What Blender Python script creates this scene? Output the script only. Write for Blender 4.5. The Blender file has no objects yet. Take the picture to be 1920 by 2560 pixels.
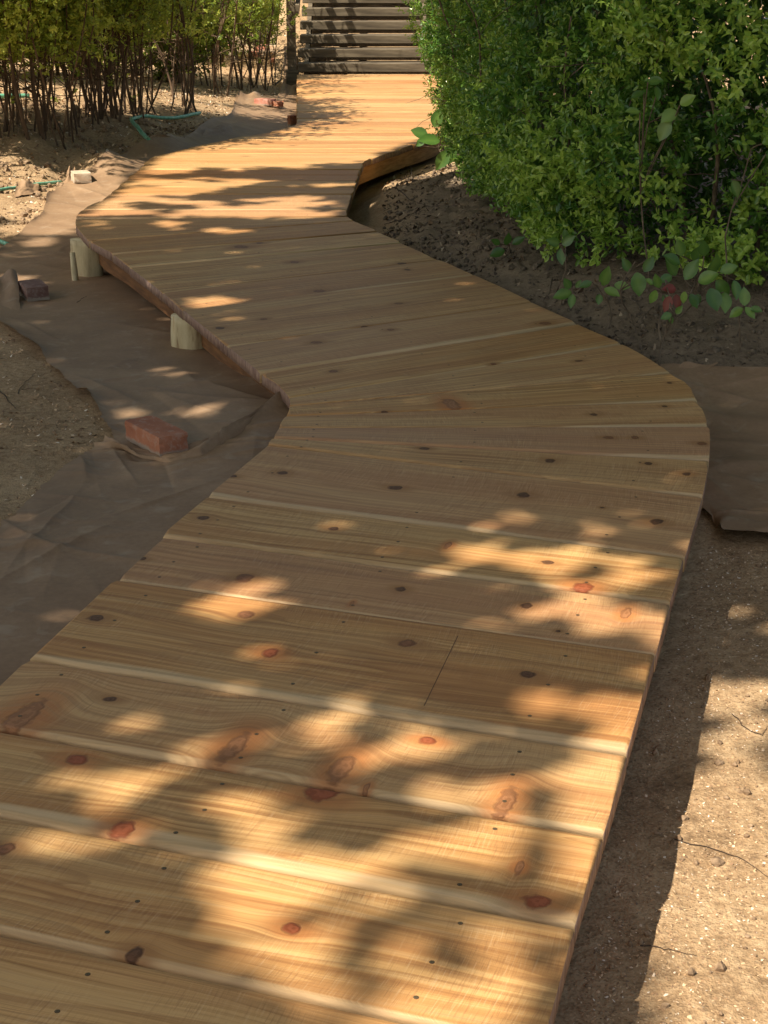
import bpy, bmesh, math, random
import numpy as np
from mathutils import Vector, Matrix, Euler
random.seed(7); rng = np.random.default_rng(7)
S = bpy.context.scene
COL = S.collection

# ------------------------------------------------------------------ camera, sky, sun, exposure
PITCH = math.radians(20.1); FPX = 3846.0; CAMZ = 1.65; DECK = 0.30
cam = bpy.data.cameras.new('camera'); camo = bpy.data.objects.new('camera', cam); COL.objects.link(camo)
cam.sensor_fit = 'VERTICAL'; cam.sensor_height = 34.6; cam.lens = 34.6 * FPX / 2560.0
cam.clip_start = 0.05; cam.clip_end = 600
camo.location = (0, 0, CAMZ); camo.rotation_euler = (math.pi / 2 - PITCH, 0, 0)
S.camera = camo
SUNV = Vector((-0.64, -0.42, 1.0)).normalized()          # towards the sun: left, a little behind the camera
world = bpy.data.worlds.new('World'); S.world = world; world.use_nodes = True
wn = world.node_tree; wn.nodes.clear()
sky = wn.nodes.new('ShaderNodeTexSky'); sky.sky_type = 'NISHITA'; sky.sun_disc = False
sky.sun_elevation = math.asin(SUNV.z); sky.sun_rotation = math.atan2(SUNV.x, SUNV.y)
bg = wn.nodes.new('ShaderNodeBackground'); bg.inputs['Strength'].default_value = 0.105
wo = wn.nodes.new('ShaderNodeOutputWorld')
warm = wn.nodes.new('ShaderNodeMix'); warm.data_type = 'RGBA'; warm.blend_type = 'MULTIPLY'; warm.inputs[0].default_value = 1
warm.inputs[7].default_value = (1.0, .90, .74, 1)          # the photograph is balanced for warm light
sky.dust_density = 2.0; sky.ozone_density = .6
wn.links.new(sky.outputs[0], warm.inputs[6]); wn.links.new(warm.outputs[2], bg.inputs[0]); wn.links.new(bg.outputs[0], wo.inputs[0])
sl = bpy.data.lights.new('sun', 'SUN'); sl.energy = 5.0; sl.angle = math.radians(0.55); sl.color = (1.0, 0.90, 0.76)
so = bpy.data.objects.new('sun', sl); COL.objects.link(so)
so.rotation_euler = (-SUNV).to_track_quat('-Z', 'Y').to_euler(); so.location = (-6, -4, 12)
S.view_settings.view_transform = 'Standard'; S.view_settings.look = 'None'
S.view_settings.exposure = 0.82; S.view_settings.gamma = 1.0; S.view_settings.use_curve_mapping = False
S.render.engine = 'CYCLES'
S.cycles.max_bounces = 6; S.cycles.transparent_max_bounces = 4; S.cycles.transmission_bounces = 3

# ------------------------------------------------------------------ helpers
def W(x, y, z):
    """pixel of the 1920x2560 photograph -> point of the place at height z"""
    a = (np.asarray(x, float) - 960) / FPX; b = (1280 - np.asarray(y, float)) / FPX
    dy = math.cos(PITCH) + b * math.sin(PITCH); dz = -math.sin(PITCH) + b * math.cos(PITCH)
    t = (z - CAMZ) / dz
    return np.stack([a * t, dy * t, np.zeros_like(t) + z], -1)
def PX(p):
    p = np.asarray(p, float); X = p[..., 0]; Y = p[..., 1]; Z = p[..., 2] - CAMZ
    d = Y * math.cos(PITCH) - Z * math.sin(PITCH); u = Y * math.sin(PITCH) + Z * math.cos(PITCH)
    d = np.where(d < 0.05, 0.05, d)
    return 960 + FPX * X / d, 1280 - FPX * u / d

_perm = np.random.default_rng(3).random((256, 256))
def vnoise(x, y):
    x = np.asarray(x, float); y = np.asarray(y, float)
    xi = np.floor(x).astype(int); yi = np.floor(y).astype(int); fx = x - xi; fy = y - yi
    fx = fx * fx * (3 - 2 * fx); fy = fy * fy * (3 - 2 * fy)
    g = lambda i, j: _perm[i & 255, j & 255]
    return (g(xi, yi) * (1 - fx) + g(xi + 1, yi) * fx) * (1 - fy) + (g(xi, yi + 1) * (1 - fx) + g(xi + 1, yi + 1) * fx) * fy
def fbm(x, y, o=4):
    s = 0; a = .5; t = 0
    for k in range(o):
        s = s + a * (vnoise(x * 2 ** k + 17.3 * k, y * 2 ** k + 5.1 * k) - .5); t += a; a *= .55
    return s / t
def inpoly(x, y, P):
    x = np.asarray(x); y = np.asarray(y); r = np.zeros(x.shape, bool); n = len(P)
    for i in range(n):
        x1, y1 = P[i]; x2, y2 = P[(i + 1) % n]
        if y1 == y2: continue
        c = ((y1 > y) != (y2 > y)) & (x < (x2 - x1) * (y - y1) / (y2 - y1) + x1)
        r ^= c
    return r
def dist_poly(x, y, P, closed=True):
    d = np.full(np.shape(x), 1e9); n = len(P)
    for i in range(n if closed else n - 1):
        ax, ay = P[i][0], P[i][1]; bx, by = P[(i + 1) % n][0], P[(i + 1) % n][1]
        vx, vy = bx - ax, by - ay; L = vx * vx + vy * vy + 1e-12
        t = np.clip(((x - ax) * vx + (y - ay) * vy) / L, 0, 1)
        d = np.minimum(d, np.hypot(x - ax - t * vx, y - ay - t * vy))
    return d

def mesh_np(name, V, F, mats, smooth=False, attrs=None, mat_index=None):
    """V (n,3); F (m,k) equal-sided faces"""
    V = np.ascontiguousarray(V, np.float32); F = np.ascontiguousarray(F, np.int32)
    me = bpy.data.meshes.new(name); m, k = F.shape
    me.vertices.add(len(V)); me.vertices.foreach_set('co', V.ravel())
    me.loops.add(m * k); me.loops.foreach_set('vertex_index', F.ravel())
    me.polygons.add(m); me.polygons.foreach_set('loop_start', np.arange(0, m * k, k, dtype=np.int32))
    for mt in (mats if isinstance(mats, (list, tuple)) else [mats]): me.materials.append(mt)
    if mat_index is not None: me.polygons.foreach_set('material_index', np.asarray(mat_index, np.int32))
    me.polygons.foreach_set('use_smooth', np.full(m, bool(smooth)))
    me.update(calc_edges=True)
    for an, av in (attrs or {}).items():
        at = me.attributes.new(an, 'FLOAT', 'POINT'); at.data.foreach_set('value', np.ascontiguousarray(av, np.float32))
    me.validate()
    return me
def link(name, me, parent=None, loc=None, rot=None):
    o = bpy.data.objects.new(name, me); COL.objects.link(o)
    if parent is not None: o.parent = parent
    if loc is not None: o.location = loc
    if rot is not None: o.rotation_euler = rot
    return o
def tag(o, label=None, cat=None, group=None, kind=None):
    if label: o['label'] = label
    if cat: o['category'] = cat
    if group: o['group'] = group
    if kind: o['kind'] = kind
    return o
def empty(name, loc=(0, 0, 0), rz=0):
    o = bpy.data.objects.new(name, None); COL.objects.link(o); o.location = loc; o.rotation_euler = (0, 0, rz)
    o.empty_display_size = .1
    return o
def bm_mesh(name, bm, mats, smooth=False):
    me = bpy.data.meshes.new(name); bm.to_mesh(me); bm.free()
    for mt in (mats if isinstance(mats, (list, tuple)) else [mats]): me.materials.append(mt)
    if smooth: me.polygons.foreach_set('use_smooth', np.ones(len(me.polygons), bool))
    return me
def tube(path, rad, n=6, cap=True):
    """tapered tube along path -> V, F (quads)"""
    P = np.asarray(path, float); m = len(P); R = np.broadcast_to(rad, (m,))
    T = np.gradient(P, axis=0); T /= np.linalg.norm(T, axis=1)[:, None] + 1e-9
    ref = np.array([0, 0, 1.0]) if abs(T[0, 2]) < .8 else np.array([1.0, 0, 0])
    A = np.cross(T, ref); A /= np.linalg.norm(A, axis=1)[:, None] + 1e-9; B = np.cross(T, A)
    th = np.arange(n) / n * 2 * math.pi
    V = P[:, None] + (A[:, None] * np.cos(th)[None, :, None] + B[:, None] * np.sin(th)[None, :, None]) * R[:, None, None]
    V = V.reshape(-1, 3); F = []
    for i in range(m - 1):
        for j in range(n):
            F.append((i * n + j, i * n + (j + 1) % n, (i + 1) * n + (j + 1) % n, (i + 1) * n + j))
    if cap:
        for i0, s in ((0, 1), ((m - 1) * n, -1)):
            c = len(V); V = np.vstack([V, V[i0:i0 + n].mean(0)])
            for j in range(0, n, 2): F.append((i0 + j, i0 + (j + 1) % n, i0 + (j + 2) % n, c))
    return V, np.array(F, int)
def join(parts):
    Vs = []; Fs = []; o = 0
    for V, F in parts: Vs.append(V); Fs.append(F + o); o += len(V)
    return np.vstack(Vs), np.vstack(Fs)
def bez(p0, p1, n=8, wob=.03, r=None):
    r = r or random
    p0 = np.array(p0, float); p1 = np.array(p1, float); t = np.linspace(0, 1, n)[:, None]
    P = p0 * (1 - t) + p1 * t
    for k in range(3):
        d = np.array([r.gauss(0, 1), r.gauss(0, 1), r.gauss(0, .4)]) * wob / (k + 1)
        P = P + d * np.sin(t * math.pi * (k + 1))
    return P

# ------------------------------------------------------------------ node helper
class NT:
    def __init__(s, nt): s.nt = nt; s.n = nt.nodes; s.l = nt.links
    def _set(s, sock, v):
        if v is None: return
        if hasattr(v, 'is_output'): s.l.new(v, sock)
        else:
            if isinstance(v, (tuple, list)) and len(v) == 3 and len(sock.default_value) == 4: v = (*v, 1)
            sock.default_value = v
    def new(s, t, ins=None, **kw):
        n = s.n.new(t)
        for k, v in kw.items(): setattr(n, k, v)
        for k, v in (ins or {}).items(): s._set(n.inputs[k], v)
        return n
    def m(s, op, a, b=None, c=None, clamp=False):
        n = s.n.new('ShaderNodeMath'); n.operation = op; n.use_clamp = clamp
        for i, v in enumerate((a, b, c)): s._set(n.inputs[i], v)
        return n.outputs[0]
    def ramp(s, f, stops, interp='LINEAR'):
        n = s.n.new('ShaderNodeValToRGB'); s._set(n.inputs[0], f); cr = n.color_ramp; cr.interpolation = interp
        while len(cr.elements) < len(stops): cr.elements.new(.5)
        for e, (p, c) in zip(cr.elements, stops):
            e.position = p; e.color = (c, c, c, 1) if isinstance(c, (int, float)) else (*c, 1)
        return n.outputs[0]
    def sm(s, x, a, b):
        n = s.n.new('ShaderNodeMapRange'); n.interpolation_type = 'SMOOTHSTEP'; s._set(n.inputs[0], x)
        n.inputs[1].default_value = a; n.inputs[2].default_value = b; n.inputs[3].default_value = 0; n.inputs[4].default_value = 1
        return n.outputs[0]
    def mix(s, f, a, b, mode='MIX'):
        n = s.n.new('ShaderNodeMix'); n.data_type = 'RGBA'; n.blend_type = mode; n.clamp_factor = True
        s._set(n.inputs[0], f); s._set(n.inputs[6], a); s._set(n.inputs[7], b); return n.outputs[2]
    def vec(s, x, y, z):
        n = s.n.new('ShaderNodeCombineXYZ')
        for i, v in enumerate((x, y, z)): s._set(n.inputs[i], v)
        return n.outputs[0]
    def noise(s, v, scale, detail=3, rough=.5, dist=0):
        n = s.n.new('ShaderNodeTexNoise'); s._set(n.inputs['Vector'], v); n.inputs['Scale'].default_value = scale
        n.inputs['Detail'].default_value = detail; n.inputs['Roughness'].default_value = rough; n.inputs['Distortion'].default_value = dist
        return n.outputs[0]
def new_mat(name):
    mt = bpy.data.materials.new(name); mt.use_nodes = True; nt = NT(mt.node_tree)
    b = nt.n['Principled BSDF']; return mt, nt, b
def bump(nt, b, h, strength=.5, dist=.002):
    n = nt.new('ShaderNodeBump', {'Strength': strength, 'Distance': dist, 'Height': h}); nt.l.new(n.outputs[0], b.inputs['Normal'])

# knot field group: how far a knot pushes the grain aside, and the distance from its centre in radii
kg = bpy.data.node_groups.new('knot_field', 'ShaderNodeTree')
for nm in ('u', 'v', 'ku', 'kv', 'ru', 'rv'): kg.interface.new_socket(nm, in_out='INPUT', socket_type='NodeSocketFloat')
for nm in ('push', 'd', 'halo'): kg.interface.new_socket(nm, in_out='OUTPUT', socket_type='NodeSocketFloat')
g = NT(kg); gi = g.new('NodeGroupInput'); go = g.new('NodeGroupOutput'); I = gi.outputs
du = g.m('SUBTRACT', I['u'], I['ku']); dv = g.m('SUBTRACT', I['v'], I['kv'])
a_ = g.m('DIVIDE', du, I['ru']); b_ = g.m('DIVIDE', dv, I['rv'])
r2 = g.m('ADD', g.m('MULTIPLY', a_, a_), g.m('MULTIPLY', b_, b_))
g.l.new(g.m('SQRT', r2), go.inputs['d'])
h2 = g.m('ADD', g.m('MULTIPLY', g.m('MULTIPLY', a_, a_), .10), g.m('MULTIPLY', g.m('MULTIPLY', b_, b_), .22))
e_ = g.m('POWER', 2.718, g.m('MULTIPLY', h2, -1))
g.l.new(e_, go.inputs['halo'])
g.l.new(g.m('MULTIPLY', g.m('MULTIPLY', dv, e_), -.88), go.inputs['push'])

RED, DARK, RING, SLASH = (.27, .072, .024), (.105, .046, .018), (.19, .078, .030), (.30, .13, .05)
def wood(name, knots=(), seed=0., tone=.5, pale=None, generic=False, pink=0.):
    """cedar board; local x runs along the board, y across it (metres)"""
    mt, nt, b = new_mat(name)
    tc = nt.new('ShaderNodeTexCoord'); sp = nt.new('ShaderNodeSeparateXYZ', {0: tc.outputs['Object']})
    u, v, z = sp.outputs
    if generic:
        oi = nt.new('ShaderNodeObjectInfo'); sd = nt.m('MULTIPLY', oi.outputs['Random'], 37.)
    else: sd = seed
    w = nt.m('ADD', nt.m('MULTIPLY', z, 3.0), sd)
    vw = nt.m('ADD', v, nt.m('MULTIPLY', nt.m('SUBTRACT', nt.noise(nt.vec(nt.m('MULTIPLY', u, 1.1), nt.m('MULTIPLY', v, 3.), w), 1.0, 2, .5), .5), .10))
    us = nt.m('ADD', u, nt.m('MULTIPLY', w, 3.1))
    wob = nt.m('MULTIPLY', nt.m('SUBTRACT', nt.noise(nt.vec(u, v, w), 46, 4), .5), 1.25)
    ks = []
    for (ku, kv, ru, rv, kc) in knots:
        gn = nt.new('ShaderNodeGroup', node_tree=kg)
        for k_, val in zip(('u', 'v', 'ku', 'kv', 'ru', 'rv'), (u, v, ku, kv, ru, rv)): nt._set(gn.inputs[k_], val)
        vw = nt.m('ADD', vw, gn.outputs['push']); ks.append((gn.outputs['d'], gn.outputs['halo'], kc))
    if generic:
        vo = nt.new('ShaderNodeTexVoronoi', {'Vector': nt.vec(nt.m('MULTIPLY', us, 3.6), nt.m('MULTIPLY', v, 7.5), 0.), 'Scale': 1.0, 'Randomness': 1.0})
        dk = vo.outputs['Distance']; rndk = nt.new('ShaderNodeSeparateColor', {0: vo.outputs['Color']}).outputs[0]
        on = nt.m('GREATER_THAN', rndk, .62)
        ks.append((nt.m('ADD', nt.m('MULTIPLY', dk, 14.), nt.m('MULTIPLY', nt.m('SUBTRACT', 1., on), 50.)), nt.m('MULTIPLY', on, nt.m('SUBTRACT', 1., nt.sm(dk, .05, .28))), (.13, .06, .03)))
    # rings: broad figure, growth lines, fine fibre
    fig = nt.noise(nt.vec(nt.m('MULTIPLY', us, .55), nt.m('MULTIPLY', vw, 9.), w), 1.0, 2, .5)
    lin = nt.noise(nt.vec(nt.m('MULTIPLY', us, .9), nt.m('MULTIPLY', vw, 70.), w), 1.0, 3, .6)
    ring = nt.m('FRACT', nt.m('MULTIPLY', nt.m('ADD', fig, nt.m('MULTIPLY', vw, 1.2)), 13.))
    ringd = nt.m('MULTIPLY', nt.sm(ring, .45, .95), nt.m('SUBTRACT', 1., nt.sm(ring, .955, 1.0)))
    fib = nt.noise(nt.vec(nt.m('MULTIPLY', us, 6.), nt.m('MULTIPLY', vw, 420.), w), 1.0, 2, .6)
    saw = nt.noise(nt.vec(nt.m('ADD', nt.m('MULTIPLY', us, 340.), nt.m('MULTIPLY', nt.m('MULTIPLY', v, v), 160.)), nt.m('MULTIPLY', v, 16.), w), 1.0, 2, .7)
    sawm = nt.sm(nt.noise(nt.vec(us, v, w), 5., 2), .30, .60)
    tb = tone - .5
    light = (.60 + .10 * tb, .345 + .10 * tb, .128 + .06 * tb)
    midc = (.43 + .10 * tb, .220 + .09 * tb, .074 + .03 * tb); dark = (.27, .125, .040)
    f = nt.m('ADD', nt.m('MULTIPLY', lin, .75), nt.m('MULTIPLY', fig, .25))
    c = nt.ramp(f, [(.33, dark), (.43, midc), (.55, light), (.72, (.61, .39, .175))])
    c = nt.mix(nt.m('MULTIPLY', ringd, .50), c, (.27, .115, .037))
    # heartwood drift, pinkish or yellow
    dr = nt.noise(nt.vec(nt.m('MULTIPLY', us, 1.3), nt.m('MULTIPLY', v, 9.), w), 1.0, 2)
    c = nt.mix(nt.m('MULTIPLY', nt.sm(dr, .46, .68), .6), c, (.46, .225, .078))
    c = nt.mix(nt.m('MULTIPLY', nt.sm(dr, .55, .30), .40), c, (.58, .375, .16))
    if pink: c = nt.mix(pink, c, (.46, .265, .165))
    if generic:
        bp = nt.m('SUBTRACT', nt.m('MULTIPLY', oi.outputs['Random'], 2.0), 1.0)
        c = nt.mix(nt.m('MULTIPLY', nt.sm(bp, .0, 1.), .4), c, (.58, .38, .17))
    if generic: c = nt.mix(nt.m('MULTIPLY', nt.sm(bp, .0, -1.), .55), c, (.36, .15, .048))
    c = nt.mix(nt.m('MULTIPLY', nt.m('SUBTRACT', fib, .48), 1.3, clamp=True), c, (.22, .10, .038))
    c = nt.mix(nt.m('MULTIPLY', nt.m('MULTIPLY', nt.sm(saw, .53, .68), sawm), .38), c, (.25, .12, .05))
    c = nt.mix(nt.m('MULTIPLY', nt.m('MULTIPLY', nt.sm(saw, .46, .30), sawm), .22), c, (.74, .55, .32))
    if pale:
        side, y0, wd, amt = pale; wn_ = .06 if amt > .6 else .008                       # wide: sapwood stripe along one edge; thin: highlight painted on the rounded lip
        e = nt.m('SUBTRACT', y0, v) if side > 0 else nt.m('SUBTRACT', v, y0)
        e = nt.m('ADD', e, nt.m('MULTIPLY', nt.m('SUBTRACT', nt.noise(nt.vec(nt.m('MULTIPLY', us, 2.2), 0., w), 1.0, 3), .5), wn_))
        pm = nt.m('SUBTRACT', 1., nt.sm(e, wd * .55, wd * 1.15))
        c = nt.mix(nt.m('MULTIPLY', pm, amt), c, nt.mix(nt.sm(lin, .35, .6), (.58, .42, .22), (.70, .53, .31)))
    hsum = fib
    for d, halo, kc in ks:
        dd = nt.m('ADD', d, wob)
        kr = nt.m('SINE', nt.m('ADD', nt.m('MULTIPLY', dd, 8.), nt.m('MULTIPLY', nt.noise(nt.vec(u, v, w), 90, 3), 9.)))
        tintc = (.46, .165, .045) if kc[0] > .2 else (.33, .155, .052)
        c = nt.mix(nt.m('MULTIPLY', nt.m('MULTIPLY', nt.sm(halo, .12, .85), .75), nt.sm(lin, .22, .55)), c, tintc)
        body = nt.mix(nt.sm(kr, -.4, .8), kc, tuple(min(1, q * 1.25 + .008) for q in kc))
        rim = nt.m('MULTIPLY', nt.sm(dd, .72, .95), nt.m('SUBTRACT', 1., nt.sm(dd, 1.02, 1.25)))
        c = nt.mix(nt.m('SUBTRACT', 1., nt.sm(dd, .80, 1.15)), c, body)
        c = nt.mix(nt.m('MULTIPLY', rim, .30), c, (.12, .05, .022))
        hsum = nt.m('SUBTRACT', hsum, nt.m('MULTIPLY', rim, 1.2))
    nt._set(b.inputs['Base Color'], c)
    b.inputs['Roughness'].default_value = .58; b.inputs['Specular IOR Level'].default_value = .35
    h = nt.m('ADD', nt.m('MULTIPLY', hsum, .4), nt.m('ADD', nt.m('MULTIPLY', nt.m('MULTIPLY', saw, sawm), .95), nt.m('MULTIPLY', lin, .6)))
    bump(nt, b, h, .8, .0014)
    return mt
def simple(name, stops, scale=20, stretch=(1, 1, 1), rough=.8, bs=.4, bd=.003, detail=5, spec=.3, coord='Object'):
    mt, nt, b = new_mat(name); tc = nt.new('ShaderNodeTexCoord')
    mp = nt.new('ShaderNodeMapping', {'Vector': tc.outputs[coord], 'Scale': stretch})
    f = nt.noise(mp.outputs[0], scale, detail, .6); nt._set(b.inputs['Base Color'], nt.ramp(f, stops))
    b.inputs['Roughness'].default_value = rough; b.inputs['Specular IOR Level'].default_value = spec
    bump(nt, b, f, bs, bd); return mt
def leafmat(name, dark, mid, lite, rough=.38, trans=.35, tcol=(.30, .42, .05), spec=.5):
    mt, nt, b = new_mat(name); at = nt.new('ShaderNodeAttribute', attribute_name='tone')
    c = nt.ramp(at.outputs['Fac'], [(0, dark), (.5, mid), (1, lite)])
    nt._set(b.inputs['Base Color'], c); b.inputs['Roughness'].default_value = rough; b.inputs['Specular IOR Level'].default_value = spec
    tr = nt.new('ShaderNodeBsdfTranslucent', {0: nt.mix(.5, c, tcol)})
    mx = nt.new('ShaderNodeMixShader', {0: trans}); nt.l.new(b.outputs[0], mx.inputs[1]); nt.l.new(tr.outputs[0], mx.inputs[2])
    nt.l.new(mx.outputs[0], nt.n['Material Output'].inputs[0]); return mt

# ------------------------------------------------------------------ deck plan (measured on the photograph)
RIGHT = [(1365, 2560), (1432, 2309), (1507, 2084), (1565, 1890), (1637, 1636), (1675, 1508), (1711, 1392), (1741, 1290), (1757, 1235), (1770, 1160),
         (1773, 1110), (1771, 1063), (1762, 1030), (1743, 997), (1721, 961), (1674, 929), (1609, 887), (1556, 858), (1447, 808), (1333, 756), (1188, 688), (1002, 606), (884, 551),
         (872, 545), (866, 534), (867, 524), (880, 490), (895, 444), (905, 415), (911, 404), (920, 400), (963, 384), (1034, 361), (1069, 351), (1101, 339), (1116, 325), (1118, 300), (1112, 184)]
LEFT = [(742, 184), (742, 250), (742, 311), (732, 315), (675, 330), (581, 346), (469, 370), (379, 393), (339, 428), (296, 467), (256, 502), (223, 514), (204, 527), (193, 540), (189, 552), (190, 565),
        (222, 601), (282, 636), (324, 668), (371, 702), (407, 730), (457, 775), (571, 866), (654, 932), (694, 958), (715, 982), (726, 997), (724, 1012), (716, 1030), (700, 1066), (682, 1095), (667, 1111),
        (517, 1237), (408, 1336), (295, 1446), (72, 1642)]
R2 = [tuple(W(x, y, DECK)[:2]) for x, y in RIGHT]; L2 = [tuple(W(x, y, DECK)[:2]) for x, y in LEFT]
# the walk goes on towards the camera beyond the frame
dx, dy = R2[0][0] - R2[3][0], R2[0][1] - R2[3][1]; q = 1.9 / math.hypot(dx, dy)
R2.insert(0, (R2[0][0] + dx * q, R2[0][1] + dy * q))
dx, dy = L2[-1][0] - L2[-4][0], L2[-1][1] - L2[-4][1]; q = 3.0 / math.hypot(dx, dy)
L2.append((L2[-1][0] + dx * q, L2[-1][1] + dy * q))
def densify(P, m=.14):
    out = []
    for i in range(len(P)):
        a = P[i]; b = P[(i + 1) % len(P)]; L = math.hypot(b[0] - a[0], b[1] - a[1]); k = max(1, int(L / m))
        for j in range(k): out.append((a[0] + (b[0] - a[0]) * j / k, a[1] + (b[1] - a[1]) * j / k))
    return out
def chaikin(P):
    out = []
    for i in range(len(P)):
        a = P[i]; b = P[(i + 1) % len(P)]
        out += [(a[0] * .75 + b[0] * .25, a[1] * .75 + b[1] * .25), (a[0] * .25 + b[0] * .75, a[1] * .25 + b[1] * .75)]
    return out
OUT0 = densify(R2 + L2)
OUTLINE = chaikin(OUT0)
def prune(P, tol=.0007):
    P = list(P); ch = True
    while ch:
        ch = False; i = 0; out = []
        n = len(P); skip = False
        for i in range(n):
            a = P[i - 1]; b = P[i]; c = P[(i + 1) % n]
            L = math.hypot(c[0] - a[0], c[1] - a[1]) + 1e-9
            d = abs((c[0] - a[0]) * (b[1] - a[1]) - (c[1] - a[1]) * (b[0] - a[0])) / L
            if d < tol and not skip and L < .5: skip = True; ch = True; continue
            skip = False; out.append(b)
        P = out
    return P
OUTLINE = prune(OUTLINE)

J = [((0, 2033), (1447, 2312)), ((0, 1819), (1510, 2083)), ((75, 1643), (1562, 1880)), ((292, 1449), (1634, 1634)), ((410, 1339), (1675, 1504)),
     ((518, 1238), (1713, 1389)), ((667, 1111), (1755, 1240)), ((682, 1095), (1773, 1152)), ((698, 1069), (1772, 1065)), ((714, 1038), (1745, 998)),
     ((724, 1012), (1677, 930)), ((720, 992), (1556, 858)), ((651, 930), (1447, 806)), ((571, 866), (1333, 755)), ((457, 775), (1188, 688)),
     ((407, 730), (1094, 648)), ((324, 667), (1002, 606)), ((282, 635), (940, 579)), ((222, 601), (884, 551)), ((190, 546), (869, 541))]
JW = [(W(*a, DECK)[:2], W(*b, DECK)[:2]) for a, b in J]
d0 = JW[0][1] - JW[0][0]; d0 /= np.linalg.norm(d0); nrm = np.array([-d0[1], d0[0]])       # towards the back
pre = []
for k in range(6, 0, -1):
    o = -nrm * (.285 * k); pre.append((JW[0][0] + o, JW[0][1] + o))
post = []; y = JW[-1][0][1]; ys = y; r_ = random.Random(5)
while y < 18.2:
    y += .27 + r_.uniform(-.02, .02); t = min(1, (y - ys) / 3); tilt = .01 * (1 - t)
    sk = -.035 * max(0, 1 - abs(y - 10.8) / 1.6)
    post.append((np.array([-2.2, y + .03 * (1 - t) - sk * 1.0]), np.array([1.6, y + sk * 1.0])))
JW = pre + JW + post

def clip(P, a, b, keep_left=True):
    """part of polygon P on one side of line a->b"""
    n = (-(b[1] - a[1]), b[0] - a[0]); s = 1 if keep_left else -1; out = []
    L = math.hypot(*n); n = (n[0] / L * s, n[1] / L * s)
    f = lambda p: (p[0] - a[0]) * n[0] + (p[1] - a[1]) * n[1]
    for i in range(len(P)):
        p = P[i]; q_ = P[(i + 1) % len(P)]; fp = f(p); fq = f(q_)
        if fp >= 0: out.append(p)
        if (fp >= 0) != (fq >= 0):
            t = fp / (fp - fq); out.append((p[0] + (q_[0] - p[0]) * t, p[1] + (q_[1] - p[1]) * t))
    return out
def dedupe(P, e=.002):
    out = []
    for p in P:
        if not out or math.hypot(p[0] - out[-1][0], p[1] - out[-1][1]) > e: out.append(p)
    if len(out) > 1 and math.hypot(out[0][0] - out[-1][0], out[0][1] - out[-1][1]) <= e: out.pop()
    return out

# ------------------------------------------------------------------ terrain
CT = [  # (px, py, z) read off the photograph
    (0, 1650, .16), (-300, 1400, .16), (250, 1480, .16), (480, 1240, .17), (650, 1100, .19), (712, 1035, .19), (0, 1330, .16), (0, 1150, .15), (-300, 1100, .15),
    (300, 1120, .15), (420, 1165, .16), (600, 930, .14), (463, 892, .12), (330, 760, .09), (214, 714, .06), (100, 760, .06), (0, 800, .10), (-300, 800, .12), (60, 650, .06), (-200, 600, .10),
    (120, 560, .10), (0, 480, .16), (100, 500, .13), (200, 450, .12), (300, 420, .14), (100, 400, .26), (180, 380, .26), (0, 380, .30), (250, 340, .40), (60, 335, .40), (380, 330, .35), (340, 360, .28), (450, 350, .22),
    (500, 290, .28), (570, 300, .20), (650, 280, .16), (720, 290, .12), (600, 240, .22), (690, 230, .14), (700, 190, .18), (500, 230, .26), (400, 260, .38), (-300, 330, .42), (-600, 500, .3),
    (600, 140, .2), (300, 150, .3), (0, 150, .4), (600, 60, .1), (0, 60, .3), (730, 185, .16),
    (1588, 2560, .11), (1800, 2560, .11), (1620, 2350, .11), (1718, 1829, .10), (1900, 2000, .10), (1900, 1600, .10), (1750, 1500, .08), (1850, 1350, .10), (2200, 1300, .14), (2200, 2200, .12),
    (1800, 1200, .14), (1790, 1080, .16), (1900, 1000, .18), (1760, 960, .20), (1700, 925, .23), (1620, 880, .25), (1900, 880, .27), (2200, 900, .28), (1560, 850, .262), (1450, 800, .268), (1333, 750, .268), (1200, 685, .262),
    (1100, 640, .25), (1010, 600, .235), (930, 560, .17), (1600, 780, .33), (1900, 790, .34), (1450, 730, .34), (1300, 640, .34), (1180, 560, .34), (1100, 500, .32), (1000, 520, .26), (1050, 450, .28), (950, 480, .20),
    (900, 500, .07), (890, 530, .08), (910, 465, .06), (950, 430, .07), (1050, 405, .09), (1080, 440, .27), (1150, 400, .25), (1200, 330, .25), (1500, 600, .38), (1700, 400, .4), (1000, 200, .15), (900, 400, .06), (500, 450, .08), (800, 700, .1), (1100, 1000, .1), (1000, 1800, .08), (900, 250, .08),
    (2500, 600, .4)]
CP = np.array([[*W(a, b, c)[:2], c] for a, b, c in CT])
CP = np.vstack([CP, [[-8, 2, .2], [-8, 8, .3], [-5, -3, .15], [4, -3, .12], [8, 3, .2], [8, 9, .4], [-10, 25, .3], [10, 25, .4], [0, -5, .1]]])
def _wc(x, y):
    y = np.maximum(np.asarray(y, float) + 3, .6); return np.asarray(x, float) * 6 / y ** .8, 6 * np.log(y)
_cx, _cy = _wc(CP[:, 0], CP[:, 1]); _n = len(CP)
def _tps(d2): return .5 * d2 * np.log(d2 + 1e-12)
_K = _tps((_cx[:, None] - _cx) ** 2 + (_cy[:, None] - _cy) ** 2) + np.eye(_n) * .02
_A = np.zeros((_n + 3, _n + 3)); _A[:_n, :_n] = _K; _A[:_n, _n] = _A[_n, :_n] = 1; _A[:_n, _n + 1] = _A[_n + 1, :_n] = _cx; _A[:_n, _n + 2] = _A[_n + 2, :_n] = _cy
_sol = np.linalg.solve(_A, np.concatenate([CP[:, 2], [0, 0, 0]]))
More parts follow.
